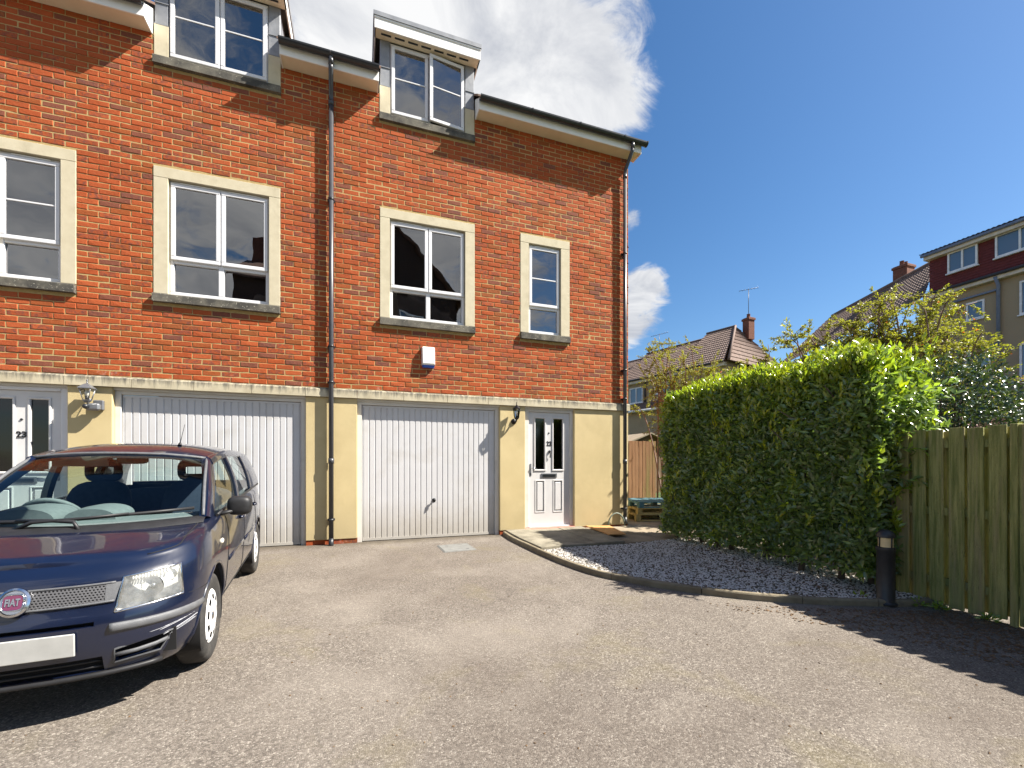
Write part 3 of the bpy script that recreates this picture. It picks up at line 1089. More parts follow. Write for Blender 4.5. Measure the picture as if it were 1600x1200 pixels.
# ------------------------------------------------------------ things fixed to the front
def wall_lamp(x, style, label):
    L = empty('wall_lamp', (x, 0, 2.03))
    tag(L, label, 'wall lamp', 'coach lamps beside the front doors')
    mt = 'grey_metal' if style else 'dark_metal'
    m = MB()
    if style:
        m.box(x + .02, x + .13, -.045, -.002, 1.91, 2.04, .01)
        m.box(x - .03, x + .12, -.12, -.045, 1.90, 1.99, .02)
    else:
        m.lathe([(0, -.03), (.03, -.03), (.045, -.018), (.05, -.002)], (x - .01, 0, 1.95), 'y', 20)
        m.tube([(x - .01, -.03, 1.95), (x - .005, -.07, 1.93), (x, -.10, 1.95), (x, -.115, 2.0)], .014, 10)
    m.build('back_plate', mt, L)
    zb, zt = (2.03, 2.17) if style else (2.01, 2.155)
    rb_, rt = (.042, .08) if style else (.038, .058)
    n = 4 if style else 6
    c = (x, -.12)
    def ring(r, z, k0=.5):
        return [(c[0] + r * math.cos(2 * math.pi * (k + k0) / n), c[1] + r * math.sin(2 * math.pi * (k + k0) / n), z) for k in range(n)]
    m = MB(); m.hull(ring(rb_ * 1.08, zb - .012) + ring(rb_ * 1.15, zb) + ring(.018, zb - .04)); m.build('lamp_base', mt, L)
    g = MB()
    lo, hi = ring(rb_, zb), ring(rt, zt)
    for k in range(n):
        g.add([lo[k], lo[(k + 1) % n], hi[(k + 1) % n], hi[k]], [(0, 1, 2, 3)])
    g.build('lamp_glass', 'lamp_glass', L)
    for k in range(n):
        b_ = MB(); b_.tube([ring(rb_ * 1.03, zb)[k], ring(rt * 1.03, zt)[k]], .005, 6); b_.build('lamp_bar', mt, L)
    m = MB()
    m.hull(ring(rt * 1.22, zt) + ring(rt * 1.2, zt + .008) + ring(rt * .55, zt + .05) + ring(rt * .2, zt + .066))
    m.tube([(x, -.12, zt + .06), (x, -.12, zt + .09)], [.01, .006], 8)
    m.lathe([(0, .12), (.008, .112), (.010, .104), (.006, .095), (.005, .085)], (x, -.12, zt), 'z', 10)
    m.build('lamp_hood', mt, L)
    m = MB(); m.tube([(x, -.12, zb), (x, -.12, zb + .05)], .016, 10); m.build('bulb_holder', 'black_plastic', L)
    m = MB(); m.lathe([(.012, zb + .05), (.024, zb + .075), (.024, zb + .095), (.012, zb + .118), (0, zb + .122)], (x, -.12, 0), 'z', 12); m.build('bulb', 'alarm_white', L)
    if style:
        m = MB(); m.lathe([(0, -.165), (.02, -.16), (.032, -.14), (.034, -.118)], (x - .01, 0, 1.945), 'y', 16); m.build('motion_sensor', 'black_plastic', L)
    return L


wall_lamp(-3.29, True, 'grey four-sided coach lamp with motion sensor on the wall beside door 23')
wall_lamp(2.505, False, 'small black lantern on the cream pier beside door 22')

A = empty('alarm_box', (1.025, 0, 2.95))
tag(A, 'white burglar alarm box with blue strobe base on the brick wall', 'alarm box')
m = MB()
m.hull([(x, y, z) for (x, z) in ((.918, 2.805), (1.132, 2.805), (.918, 3.10), (1.132, 3.10)) for y in (-.002,)] +
       [(.926, -.075, 2.805), (1.124, -.075, 2.805), (.935, -.085, 2.83), (1.115, -.085, 2.83), (.93, -.07, 3.07), (1.12, -.07, 3.07), (.935, -.05, 3.098), (1.115, -.05, 3.098)])
m.build('casing', 'alarm_white', A)
m = MB()
m.hull([(.922, -.004, 2.803), (1.128, -.004, 2.803), (.93, -.072, 2.803), (1.12, -.072, 2.803), (.935, -.012, 2.765), (1.115, -.012, 2.765), (.945, -.06, 2.765), (1.105, -.06, 2.765)])
m.build('strobe_lens', 'alarm_blue', A)

# ------------------------------------------------------------ kerb, gravel bed, slabs, side path
KP = [(2.285, -.03), (2.265, -.5), (2.30, -1.1), (2.34, -1.6), (2.42, -2.2), (2.56, -2.72), (2.82, -3.13), (3.16, -3.52), (3.56, -3.88), (4.0, -4.14), (4.4, -4.32), (4.8, -4.46), (5.1, -4.53)]


def resample(pts, step):
    P = [Vector((x, y, 0)) for x, y in pts]
    # catmull-rom
    out = []
    for i in range(len(P) - 1):
        p0, p1, p2, p3 = P[max(i - 1, 0)], P[i], P[i + 1], P[min(i + 2, len(P) - 1)]
        n = max(2, int((p2 - p1).length / step))
        for k in range(n):
            t = k / n
            out.append(.5 * ((2 * p1) + (p2 - p0) * t + (2 * p0 - 5 * p1 + 4 * p2 - p3) * t * t + (-p0 + 3 * p1 - 3 * p2 + p3) * t ** 3))
    out.append(P[-1])
    return out


KC = resample(KP, .05)
K = empty('kerb', (2.285, -.03, 0))
tag(K, 'curved row of concrete edging stones round the gravel bed', 'kerb')
cum, s_ = [0], 0
for a, b in zip(KC[:-1], KC[1:]):
    s_ += (b - a).length
    cum.append(s_)
edges = [0, .93, 1.84, 2.9, 3.83, 4.72, 5.4, s_ + 1]
kr = random.Random(3)
for e0, e1 in zip(edges[:-1], edges[1:]):
    lo_, hi_ = e0 + .004, min(e1, s_) - .004
    if hi_ - lo_ < .05:
        continue
    ss = [lo_ + (hi_ - lo_) * k / 16 for k in range(17)]
    P = []
    dz = kr.uniform(-.006, .006)
    for q in ss:
        i = max(0, min(len(KC) - 2, int(np.searchsorted(cum, q)) - 1))
        d = (KC[min(i + 2, len(KC) - 1)] - KC[max(i - 1, 0)]).normalized()
        nrm = Vector((-d.y, d.x, 0))      # towards the bed
        c = KC[i].lerp(KC[i + 1], (q - cum[i]) / max(1e-6, cum[i + 1] - cum[i]))
        g = gz(c.y)
        prof = [(0, -.06), (0, .052), (.006, .063), (.013, .068), (.048, .068), (.056, .06), (.056, -.06)]
        P.append([(c.x + nrm.x * o, c.y + nrm.y * o, g + z + (dz if z > 0 else 0)) for o, z in prof])
    st = MB()
    st.grid(P, smooth=False)
    for row in (P[0], P[-1]):
        st.add(row, [list(range(len(row)))])
    st.build('edging_stone', 'kerb', K)

inner = []
for i in range(0, len(KC), 2):
    d = (KC[min(i + 1, len(KC) - 1)] - KC[max(i - 1, 0)]).normalized()
    c = KC[i] + Vector((-d.y, d.x, 0)) * .05
    inner.append((c.x, c.y))
BEDZ = .042
bed = MB()
poly = [p for p in inner if p[1] < -1.3] + [(5.12, -4.58), (6.7, -4.6), (6.7, -1.2), (3.9, -1.2)]
bed.add([(x, y, gz(y) + BEDZ) for x, y in poly], [list(range(len(poly)))])
tag(bed.build('gravel_bed', 'earth'), kind='structure')


def inside(x, y, P):
    c = False
    j = len(P) - 1
    for i in range(len(P)):
        if (P[i][1] > y) != (P[j][1] > y) and x < (P[j][0] - P[i][0]) * (y - P[i][1]) / (P[j][1] - P[i][1]) + P[i][0]:
            c = not c
        j = i
    return c


def scatter(name, mat, n, poly, z0, size, rnd, flat=.6, seedshape=6, dens=None):
    """loose stones or litter as one mesh"""
    xs = [p[0] for p in poly]; ys = [p[1] for p in poly]
    base = np.array([(1, 0, 0), (-1, 0, 0), (0, 1, 0), (0, -1, 0), (0, 0, 1), (0, 0, -1)], float)
    tri = [(0, 2, 4), (2, 1, 4), (1, 3, 4), (3, 0, 4), (2, 0, 5), (1, 2, 5), (3, 1, 5), (0, 3, 5)]
    V, F = [], []
    k = 0
    tries = 0
    while k < n and tries < n * 20:
        tries += 1
        x, y = rnd.uniform(min(xs), max(xs)), rnd.uniform(min(ys), max(ys))
        if not inside(x, y, poly) or (dens and rnd.random() > dens(x, y)):
            continue
        s = size * rnd.uniform(.55, 1.3)
        a = rnd.uniform(0, 6.28)
        sc = np.array([s * rnd.uniform(.8, 1.3), s * rnd.uniform(.7, 1.1), s * flat * rnd.uniform(.7, 1.2)])
        b = (base + np.random.RandomState(k).uniform(-.28, .28, base.shape)) * sc
        ca, sa = math.cos(a), math.sin(a)
        tz = rnd.uniform(-.35, .35)
        o = len(V)
        for q in b:
            px_, py_, pz_ = q[0] * ca - q[1] * sa, q[0] * sa + q[1] * ca, q[2] + tz * q[0]
            V.append((x + px_, y + py_, gz(y) + z0(x, y) + pz_ + s * flat * .3))
        F += [(a_ + o, b_ + o, c_ + o) for a_, b_, c_ in tri]
        k += 1
    me = bpy.data.meshes.new(name)
    me.from_pydata(V, [], F)
    me.update()
    o = link(name, me, mat)
    return o


rg = random.Random(8)
gp = [p for p in inner if p[1] < -1.3] + [(5.1, -4.5), (5.3, -4.4), (5.3, -1.25), (3.8, -1.45)]
gravel = scatter('gravel', 'pebble', 15000, gp, lambda x, y: BEDZ, .0125, rg)
tag(gravel, 'loose grey gravel filling the bed behind the kerb', 'gravel', kind='stuff')
lit = scatter('leaf_litter', 'litter', 3600, [(3.0, -3.75), (3.6, -4.05), (4.4, -4.42), (5.14, -4.7), (5.14, -6.6), (4.3, -6.0), (3.9, -4.9), (3.3, -4.2)],
              lambda x, y: .004, .011, rg, .25, dens=lambda x, y: .15 + .85 * max(0, min(1, (x - 3.2) / 1.9)) ** 2)
tag(lit, 'brown leaf litter strewn along the kerb and fence', 'leaf litter', kind='stuff')
lit2 = scatter('leaf_litter', 'litter', 700, [(3.6, -2.6), (4.7, -1.5), (5.1, -1.4), (5.1, -4.4), (4.3, -4.2)], lambda x, y: BEDZ + .012, .013, rg, .25)
tag(lit2, 'dead leaves lying on the gravel under the hedge', 'leaf litter', kind='stuff')
grit = scatter('loose_grit', 'litter', 450, [(-3, -6.8), (4.4, -6.8), (4.4, -4.9), (3, -3.9), (2.3, -2.2), (2.1, -.4), (-.2, -.4)], lambda x, y: .001, .006, rg, .6)
tag(grit, 'loose grit scattered over the tarmac drive', 'grit', kind='stuff')

# slabs in front of door 22
D_ = empty('door_slabs', (3.0, -.7, 0))
tag(D_, 'concrete paving slabs forming the step before door 22', 'paving')
cols = [(2.34, 2.80), (2.806, 3.318), (3.324, 3.80)]
rows_ = [(-1.40, -.705), (-.70, -.004)]
sr = random.Random(2)
for ci, (a, b) in enumerate(cols):
    for ri, (c, d) in enumerate(rows_):
        t = sr.uniform(-.004, .004)
        p = [(a, c), (b, c), (b, d), (a, d)]
        if ci == 0 and ri == 0:
            p = [(2.395, c - .06), (b, c), (b, d), (2.335, d)]
        s = MB()
        vs = []
        for z in (.0, .074, .08):
            k = .006 if z > .078 else 0
            cx_, cy_ = sum(q[0] for q in p) / 4, sum(q[1] for q in p) / 4
            for q in p:
                vs.append((q[0] + (k if q[0] < cx_ else -k), q[1] + (k if q[1] < cy_ else -k), gz(q[1]) + z + t))
        s.add(vs, [(0, 1, 5, 4), (1, 2, 6, 5), (2, 3, 7, 6), (3, 0, 4, 7), (4, 5, 9, 8), (5, 6, 10, 9), (6, 7, 11, 10), (7, 4, 8, 11), (8, 9, 10, 11)])
        s.build('slab', 'slab', D_)

# path running past the gable
pth = MB()
pth.grid([[(x, y, gz(y) + (.046 if x < 6.5 else .05)) for x in (3.806, 4.6, 5.4, 6.2, 7.4)] for y in (-1.38, -.9, -.4, 0.0, .5, 1.5, 3.0)], smooth=False)
tag(pth.build('side_path', 'path_concrete'), kind='structure')

# inspection cover in the drive
C_ = empty('inspection_cover', (1.33, -.78, gz(-.78)))
tag(C_, 'grey rectangular inspection cover set in the tarmac before garage 22', 'manhole cover')
m = MB()
pts = [(1.07, -.56), (1.55, -.52), (1.58, -.99), (1.10, -1.04)]
cx_, cy_ = 1.325, -.78
def quad(k, z):
    return [(cx_ + (x - cx_) * k, cy_ + (y - cy_) * k, gz(y) + z) for x, y in pts]
a, b, c = quad(1.0, .004), quad(.94, .010), quad(1.0, -.03)
m.add(a + b + c, [(0, 1, 5, 4), (1, 2, 6, 5), (2, 3, 7, 6), (3, 0, 4, 7), (0, 1, 9, 8), (1, 2, 10, 9), (2, 3, 11, 10), (3, 0, 8, 11)])
m.build('cover_frame', 'cover_grey', C_)
m = MB(); m.add(quad(.92, .011) + quad(.92, -.02), [(0, 1, 2, 3), (0, 1, 5, 4), (1, 2, 6, 5), (2, 3, 7, 6), (3, 0, 4, 7)]); cp_ = m.build('cover_plate', 'cover_grey', C_)
for (kx, ky) in ((1.2, -.66), (1.46, -.92)):
    m = MB(); m.box(kx - .02, kx + .02, ky - .008, ky + .008, gz(ky) + .0112, gz(ky) + .0135); m.build('key_slot', 'steel_dark', cp_)

# plywood sheet lying beside the slabs
pw = MB()
q = [(3.84, -.10), (4.30, -.16), (4.10, -.98), (3.80, -.96)]
zz = lambda x, y: gz(y) + .088 + (x - 3.8) * -.02
pw.add([(x, y, zz(x, y)) for x, y in q] + [(x, y, zz(x, y) + .018) for x, y in q], [(0, 1, 2, 3), (4, 5, 6, 7), (0, 1, 5, 4), (1, 2, 6, 5), (2, 3, 7, 6), (3, 0, 4, 7)])
tag(pw.build('wooden_board', 'plywood'), 'orange brown wooden board lying by the downpipe at the house corner', 'board')
# hose arching out of the wall behind the board
hs = MB()
hp_ = []
for k in range(13):
    t = math.pi * k / 12
    hp_.append((4.33 + .17 * (1 - math.cos(t)), -.06 - .03 * k / 12, .06 + .24 * math.sin(t)))
hs.tube(hp_, .014, 10)
tag(hs.build('hose_loop', 'hose'), 'arched grey hose standing against the cream wall by the downpipe', 'hose')

# ------------------------------------------------------------ pallets by the gable
def pallet(cx, cy, z, rz, mat, label, L=1.2, Wd=.95, h=.145):
    P = empty('pallet', (cx, cy, z), (0, 0, rz))
    tag(P, label, 'pallet', 'pallets stacked beside the house')
    for k in range(6):
        y = -Wd / 2 + .05 + k * (Wd - .1) / 5
        s = MB(); s.box(-L / 2, L / 2, y - .05, y + .05, h - .02, h, .003); s.build('deck_board', mat, P, local=True)
    for x in (-L / 2 + .05, 0, L / 2 - .05):
        s = MB(); s.box(x - .05, x + .05, -Wd / 2, Wd / 2, h - .041, h - .0205, .002); s.build('stringer_board', mat, P, local=True)
        for y in (-Wd / 2 + .06, 0, Wd / 2 - .06):
            s = MB(); s.box(x - .05, x + .05, y - .06, y + .06, .0225, h - .0415, .002); s.build('block', mat, P, local=True)
    for y in (-Wd / 2 + .055, 0, Wd / 2 - .055):
        s = MB(); s.box(-L / 2, L / 2, y - .05, y + .05, 0, .022, .002); s.build('base_board', mat, P, local=True)
    return P


pallet(5.95, .75, .052, R(-14), 'pallet_wood', 'bare brown wooden pallet on the path, bottom of the stack', 1.15, 1.0)
pallet(5.98, .78, .198, R(-12), 'pallet_wood', 'bare brown wooden pallet in the middle of the stack under the blue one', 1.15, 1.0, .12)
pallet(6.0, .80, .319, R(-10), 'pallet_blue', 'faded blue painted pallet on top of the stack beside the house', 1.15, 1.0, .13)

# ------------------------------------------------------------ fences
def paling_fence(name, label, x0, y0, n, pitch, wd, top, mat, axis, front, rails, post_every=12, hit_miss=True, zbase=None, cat='fence'):
    F = empty(name, (x0, y0, 0))
    tag(F, label, cat)
    rr = random.Random(len(label))
    def bxx(mb, s0, s1, d0, d1, z0, z1, ch=.003):
        if axis == 'y':
            return mb.box(x0 + d0, x0 + d1, y0 + s0, y0 + s1, z0, z1, ch)
        return mb.box(x0 + s0, x0 + s1, y0 + d0, y0 + d1, z0, z1, ch)
    for k in range(n):
        s = -k * pitch if axis == 'y' else k * pitch
        yb = y0 + s if axis == 'y' else y0
        zb = gz(yb) + .015 if zbase is None else zbase
        b = MB()
        j = rr.uniform(-.008, .008)
        lean = rr.uniform(-.006, .006)
        bxx(b, s - wd / 2 + j, s + wd / 2 + j, -.022, -.001, zb + rr.uniform(0, .03), top + rr.uniform(-.008, .008))
        # slight lean
        for i, (vx, vy, vz) in enumerate(b.v):
            if axis == 'y': b.v[i] = (vx, vy + lean * (vz / top - .5), vz)
            else: b.v[i] = (vx + lean * (vz / top - .5), vy, vz)
        b.build('board', mat, F)
        if hit_miss:
            b = MB()
            bxx(b, s - pitch / 2 - wd / 2, s - pitch / 2 + wd / 2, .041, .06, zb + rr.uniform(0, .03), top + rr.uniform(-.02, -.005))
            b.build('board', mat, F)
    for z in rails:
        r_ = MB()
        e0, e1 = ((-(n - 1) * pitch - .1, .1) if axis == 'y' else (-.1, (n - 1) * pitch + .1))
        zz0, zz1 = z - .035, z + .035
        bxx(r_, e0, e1, 0, .04, zz0, zz1)
        r_.build('rail', mat, F)
    return F


def green_fence():
    F = empty('timber_fence', (5.16, -4.3, gz(-4.3)))
    tag(F, 'weathered green stained timber fence running from the hedge past the bollard', 'fence')
    rr = random.Random(21)
    ys = [(-4.40, .105), (-4.535, .108), (-4.68, .108), (-4.815, .108), (-4.955, .112)]
    ys = [(-3.99, .105), (-4.125, .105), (-4.262, .105)] + ys
    y = -5.14
    while y > -8.6:
        ys.append((y, .108)); y -= .14
    for i, (yc, wd) in enumerate(ys):
        zb, top = gz(yc) + .01 + rr.uniform(0, .025), 1.54 + rr.uniform(-.006, .006)
        b = MB(); ln = rr.uniform(-.005, .005)
        b.box(5.138 + rr.uniform(-.003, .003), 5.158, yc - wd / 2, yc + wd / 2, zb, top, .003)
        b.v = [(vx, vy + ln * vz, vz) for vx, vy, vz in b.v]
        b.build('board', 'fence_green', F)
        b = MB()
        yb = yc - .07
        b.box(5.20, 5.218, yb - .052, yb + .052, zb + rr.uniform(0, .03), top - rr.uniform(.004, .02), .003)
        b.build('board', 'fence_green', F)
    for z in (1.395, .765, .105):
        b = MB()
        P = [[(xx, yy, z + zz + gz(yy) * (.6 if z < .3 else .15) + (.08 if z < .3 else .02)) for xx, zz in ((5.1595, -.035), (5.1985, -.035), (5.1985, .035), (5.1595, .035), (5.1595, -.035))] for yy in (-3.9, -5.05, -6.8, -8.6)]
        b.grid(P, smooth=False)
        b.build('rail', 'fence_green', F)
    for yc in (-5.06, -6.9, -8.6):
        b = MB(); b.box(5.115, 5.235, yc - .022, yc + .024, gz(yc) - .1, 1.548, .004); b.build('post', 'fence_green', F)
    # knots
    return F


green_fence()
paling_fence('timber_fence', 'brown close-boarded fence at the end of the path behind the pallets', 4.9, 3.05, 26, .112, .10, 1.85, 'fence_brown', 'x', -1, (.5, 1.5), hit_miss=False, zbase=.2)
gb = MB(); gb.box(4.82, 7.9, 3.03, 3.06, .0, .20, .004)
tag(gb.build('gravel_board', 'fence_brown'), 'long brown board along the foot of the far fence behind the pallets', 'board')

# ------------------------------------------------------------ bollard light
Bx, By = 4.70, -4.37
BZ = gz(By) + .01
B = empty('bollard_light', (Bx, By, BZ))
tag(B, 'short black bollard light with amber lens beside the hedge', 'bollard')
m = MB(); m.lathe([(0, 0), (.09, 0), (.09, .012), (.078, .02), (.071, .03), (.071, .50), (.075, .505), (.075, .535), (.066, .54), (0, .54)], (Bx, By, BZ), 'z', 28); m.build('post', 'bollard_black', B, sharp=40)
m = MB(); m.lathe([(.058, .54), (.058, .632)], (Bx, By, BZ), 'z', 28); m.build('lens', 'bollard_lens', B)
for k in range(4):
    t = math.pi / 4 + k * math.pi / 2 + .5
    m = MB(); m.tube([(Bx + .063 * math.cos(t), By + .063 * math.sin(t), BZ + .53), (Bx + .063 * math.cos(t), By + .063 * math.sin(t), BZ + .64)], .006, 8); m.build('lens_bar', 'bollard_black', B)
m = MB(); m.lathe([(.072, .630), (.074, .64), (.070, .66), (.055, .685), (.03, .70), (0, .705)], (Bx, By, BZ), 'z', 28); m.build('cap', 'bollard_black', B, sharp=60)

# ------------------------------------------------------------ the parked car
simple('car_paint', (.0028, .0060, .020), .3, (.0036, .0076, .026), 3, metal=.0, coat=1.0, spec=.5)
simple('car_black', (.014, .014, .015), .5, (.02, .02, .022), 20, spec=.4)
simple('car_trim', (.085, .088, .095), .5, (.12, .123, .13), 30, bump=.2, bscale=300)
simple('car_cavity', (.004, .004, .005), .8)
simple('tyre', (.022, .021, .02), .82, (.04, .038, .036), 18, bump=.3, bscale=120, stain=(.075, .068, .058), sscale=9)
simple('hubcap', (.76, .76, .76), .3, (.80, .80, .80), 6)
simple('reflector', (.70, .70, .67), .35, (.86, .86, .83), 40, 3, metal=.0, bump=.7, bscale=60)
simple('interior', (.035, .038, .045), .85, (.05, .054, .062), 14)
simple('interior_light', (.42, .42, .40), .85)
simple('dash', (.15, .17, .175), .7, (.19, .21, .215), 40, bump=.3, bscale=300)
simple('plate', (.40, .40, .385), .4)
simple('badge_red', (.13, .022, .065), .25, coat=1.0)
simple('badge_silver', (.66, .67, .69), .18, metal=1.0)
simple('indicator', (.75, .72, .62), .2)
simple('seat_fabric', (.02, .03, .055), .95, (.03, .042, .07), 30)


def grille_mat():
    m, h, out = new_mat('grille_mesh')
    tc = h.n('ShaderNodeTexCoord').outputs['Object']
    sp = h.n('ShaderNodeSeparateXYZ', i_0=tc)
    row = h.math('FLOOR', h.math('DIVIDE', sp.outputs[2], .0125))
    off = h.math('MULTIPLY', h.math('MODULO', h.math('ADD', row, 100.0), 2.0), .5)
    fx = h.math('SUBTRACT', h.math('FRACT', h.math('ADD', h.math('DIVIDE', sp.outputs[1], .0145), off)), .5)
    fz = h.math('SUBTRACT', h.math('FRACT', h.math('DIVIDE', sp.outputs[2], .0125)), .5)
    d = h.math('SQRT', h.math('ADD', h.math('MULTIPLY', fx, fx), h.math('MULTIPLY', fz, fz)))
    f = h.n('ShaderNodeMapRange', i_0=d, i_1=.24, i_2=.32).outputs[0]
    b = h.n('ShaderNodeBsdfPrincipled', i_2=.42, i_1=.3)
    h.put(b.inputs['Base Color'], h.mix(f, (.006, .006, .007), (.13, .13, .138)))
    h.put(b.inputs['Normal'], h.n('ShaderNodeBump', i_Strength=1.0, i_Distance=.004, i_Height=f).outputs[0])
    h.nt.links.new(b.outputs[0], out.inputs[0])


grille_mat()


def interp(x, xs, ys):
    return float(np.interp(x, xs, ys))


def sm(xs, ys):
    """smooth interpolation through points (pchip-like by dense cosine blend)"""
    xs, ys = np.array(xs, float), np.array(ys, float)
    d = np.diff(ys) / np.diff(xs)
    m = np.zeros(len(xs))
    m[0], m[-1] = d[0], d[-1]
    for i in range(1, len(xs) - 1):
        m[i] = 0 if d[i - 1] * d[i] <= 0 else 2 * d[i - 1] * d[i] / (d[i - 1] + d[i])
    def f(x):
        x = min(max(x, xs[0]), xs[-1])
        i = min(int(np.searchsorted(xs, x, 'right')) - 1, len(xs) - 2)
        hh = xs[i + 1] - xs[i]
        t = (x - xs[i]) / hh
        return float((2 * t**3 - 3 * t**2 + 1) * ys[i] + (t**3 - 2 * t**2 + t) * hh * m[i] + (-2 * t**3 + 3 * t**2) * ys[i + 1] + (t**3 - t**2) * hh * m[i + 1])
    return f


XF = sm([.17, .22, .30, .40, .50, .555, .575, .60, .66, .72, .765, .80, 1.05], [.565, .605, .640, .660, .660, .648, .630, .622, .610, .590, .558, .505, .40])
HW = sm([0, .10, .22, .38, .52, .66, .80, .90, .955, 1.0], [.70, .745, .768, .778, .786, .789, .783, .768, .752, .725])
XR = sm([.2, .35, .5, .7, .95, 1.05], [-2.74, -2.81, -2.84, -2.82, -2.76, -2.73])
ZT = sm([-2.9, -2.6, -1.6, -.7, -.25, -.05, .15, .35, .50, .60], [1.02, 1.015, .985, .962, .945, .918, .880, .835, .800, .772])
ZB = sm([-2.9, -2.6, -2.0, -.5, .2, .45, .7], [.34, .28, .235, .235, .23, .215, .235])
NFR, X0F, NRR, X0R = 3.0, .05, 4.0, -2.3


def fx_(y, z, w):
    """front skin: x at lateral y, height z"""
    q = max(0.0, 1 - (min(abs(y), w) / w) ** NFR) ** (1 / NFR)
    return X0F + (XF(z) - X0F) * q


def outline(v, npt_f=22, npt_s=40, npt_r=10):
    """half outline (front centre -> side -> rear centre) at normalised height v"""
    pts = []
    def solve(x_guess_fn):
        pass
    for k in range(npt_f + 1):
        ph = (math.pi / 2) * k / npt_f
        sy, cx = math.sin(ph) ** (2 / NFR), math.cos(ph) ** (2 / NFR)
        x = X0F + .55 * cx
        for _ in range(4):
            zb, zt = ZB(x), ZT(x)
            z = zb + (zt - zb) * v
            x = X0F + (XF(z) - X0F) * cx
        pts.append((x, HW(v) * sy, z))
    for k in range(1, npt_s):
        x = X0F + (X0R - X0F) * k / npt_s
        zb, zt = ZB(x), ZT(x)
        tap = 1 - .012 * ((x + 1.1) / 1.2) ** 2
        pts.append((x, HW(v) * min(1, tap + .005), zb + (zt - zb) * v))
    for k in range(npt_r + 1):
        ph = (math.pi / 2) * k / npt_r
        sx, cy_ = math.sin(ph) ** (2 / NRR), math.cos(ph) ** (2 / NRR)
        zb, zt = ZB(-2.6), ZT(-2.6)
        z = zb + (zt - zb) * v
        pts.append((X0R + (XR(z) - X0R) * sx, HW(v) * .985 * cy_, z))
    return pts


def boolean(me, cutters):
    o = bpy.data.objects.new('tmp', me)
    COL.objects.link(o)
    cs = []
    for c in cutters:
        co = bpy.data.objects.new('cut', c)
        COL.objects.link(co)
        md = o.modifiers.new('b', 'BOOLEAN')
        md.operation = 'DIFFERENCE'
        md.solver = 'EXACT'
        md.object = co
        cs.append(co)
    dg = bpy.context.evaluated_depsgraph_get()
    dg.update()
    r = bpy.data.meshes.new_from_object(o.evaluated_get(dg))
    for q in cs + [o]:
        bpy.data.objects.remove(q)
    return r


CO = Vector((-1.7096, -3.7085)) + Vector((.9963, .0857)) * .076
CF = Vector((.085699, -.996321))
ang = math.atan2(CF.y, CF.x)
zc_ = gz(CO.y - CF.y * 1.15 * -1)
pitch = math.atan(SLOPE * (-CF.y))        # nose points down the slope of the drive
CAR = empty('parked_car', (CO.x, CO.y, gz(CO.y)), (0, pitch, ang))
tag(CAR, 'dark blue five-door hatchback parked nose out before garage 23', 'car')


def cb(mb, name, mat, parent=CAR, sharp=None, fixn=True):
    return mb.build(name, mat, parent, local=True, sharp=sharp, fixn=fixn)


# ---- body shell
VL = [0, .03, .08, .15, .22, .30, .38, .44, .50, .56, .61, .66, .72, .78, .84, .89, .93, .965, .985, 1.0]
rings = [outline(v) for v in VL]
nh = len(rings[0])
full = []
for rg_ in rings:
    loop = rg_ + [(x, -y, z) for x, y, z in rg_[-2:0:-1]]
    full.append(loop)
nl = len(full[0])
bm = bmesh.new()
VV = [[bm.verts.new(p) for p in lp] for lp in full]
for i in range(len(VL) - 1):
    for k in range(nl):
        k2 = (k + 1) % nl
        bm.faces.new((VV[i][k], VV[i][k2], VV[i + 1][k2], VV[i + 1][k]))
bm.faces.new(list(reversed(VV[0])))
# top deck: rows across at each outline station
KN = 12
def crown(x):
    return interp(x, [-2.8, -.3, -.1, .2, .45, .58], [.0, .0, .012, .045, .036, .012])
topr = rings[-1]
rows_t = []
for i in range(nh):
    x, y, z = topr[i]
    if i == 0 or i == nh - 1:
        rows_t.append([VV[-1][i]])
        continue
    r_ = []
    for k in range(KN + 1):
        s_ = 1 - 2 * k / KN
        if k == 0: r_.append(VV[-1][i])
        elif k == KN: r_.append(VV[-1][nl - i])
        else:
            yy = y * s_
            # front rows bow forward so that the bonnet edge stays smooth
            r_.append(bm.verts.new((x, yy, z + crown(x) * (1 - abs(s_) ** 2.4))))
    rows_t.append(r_)
for i in range(nh - 1):
    a, b = rows_t[i], rows_t[i + 1]
    if len(a) == 1:
        for k in range(KN):
            bm.faces.new((a[0], b[k + 1], b[k]))
    elif len(b) == 1:
        for k in range(KN):
            bm.faces.new((a[k], a[k + 1], b[0]))
    else:
        for k in range(KN):
            bm.faces.new((a[k], a[k + 1], b[k + 1], b[k]))
bmesh.ops.recalc_face_normals(bm, faces=bm.faces)
shell = bpy.data.meshes.new('body')
bm.to_mesh(shell)
bm.free()
cuts = []
WR = .289
for ax_ in (0.0, -2.299):
    for sd in (1, -1):
        c = MB()
        c.lathe([(0, .48), (.338, .48), (.338, .95), (0, .95)], (ax_, 0, WR + .012), 'y', 44)
        if sd < 0:
            c.v = [(x, -y, z) for x, y, z in c.v]
        cuts.append(c.mesh('c'))
cab = MB()
cab.hull([(x, y, z) for x in (-2.62,) for y in (-.66, .66) for z in (.30, 1.3)] + [(x, y, z) for x, z in ((-.02, 1.3), (-.02, .90), (-.30, .30)) for y in (-.68, .68)])
cuts.append(cab.mesh('c'))
HLQ = [(.412, .562), (.435, .728), (.676, .752), (.692, .582)]
for sd in (1, -1):
    c = MB()
    c.hull([(x, sd * y, z) for (y, z) in HLQ for x in ((.30 if y < .6 else .24), .9)])
    cuts.append(c.mesh('c'))
    c = MB()      # fog-lamp slot
    c.hull([(x, sd * y, z) for (y, z) in ((.405, .295), (.415, .372), (.655, .398), (.60, .305)) for x in (.50, .9)])
    cuts.append(c.mesh('c'))
c = MB(); c.box(.575, .9, -.36, .36, .262, .345); cuts.append(c.mesh('c'))
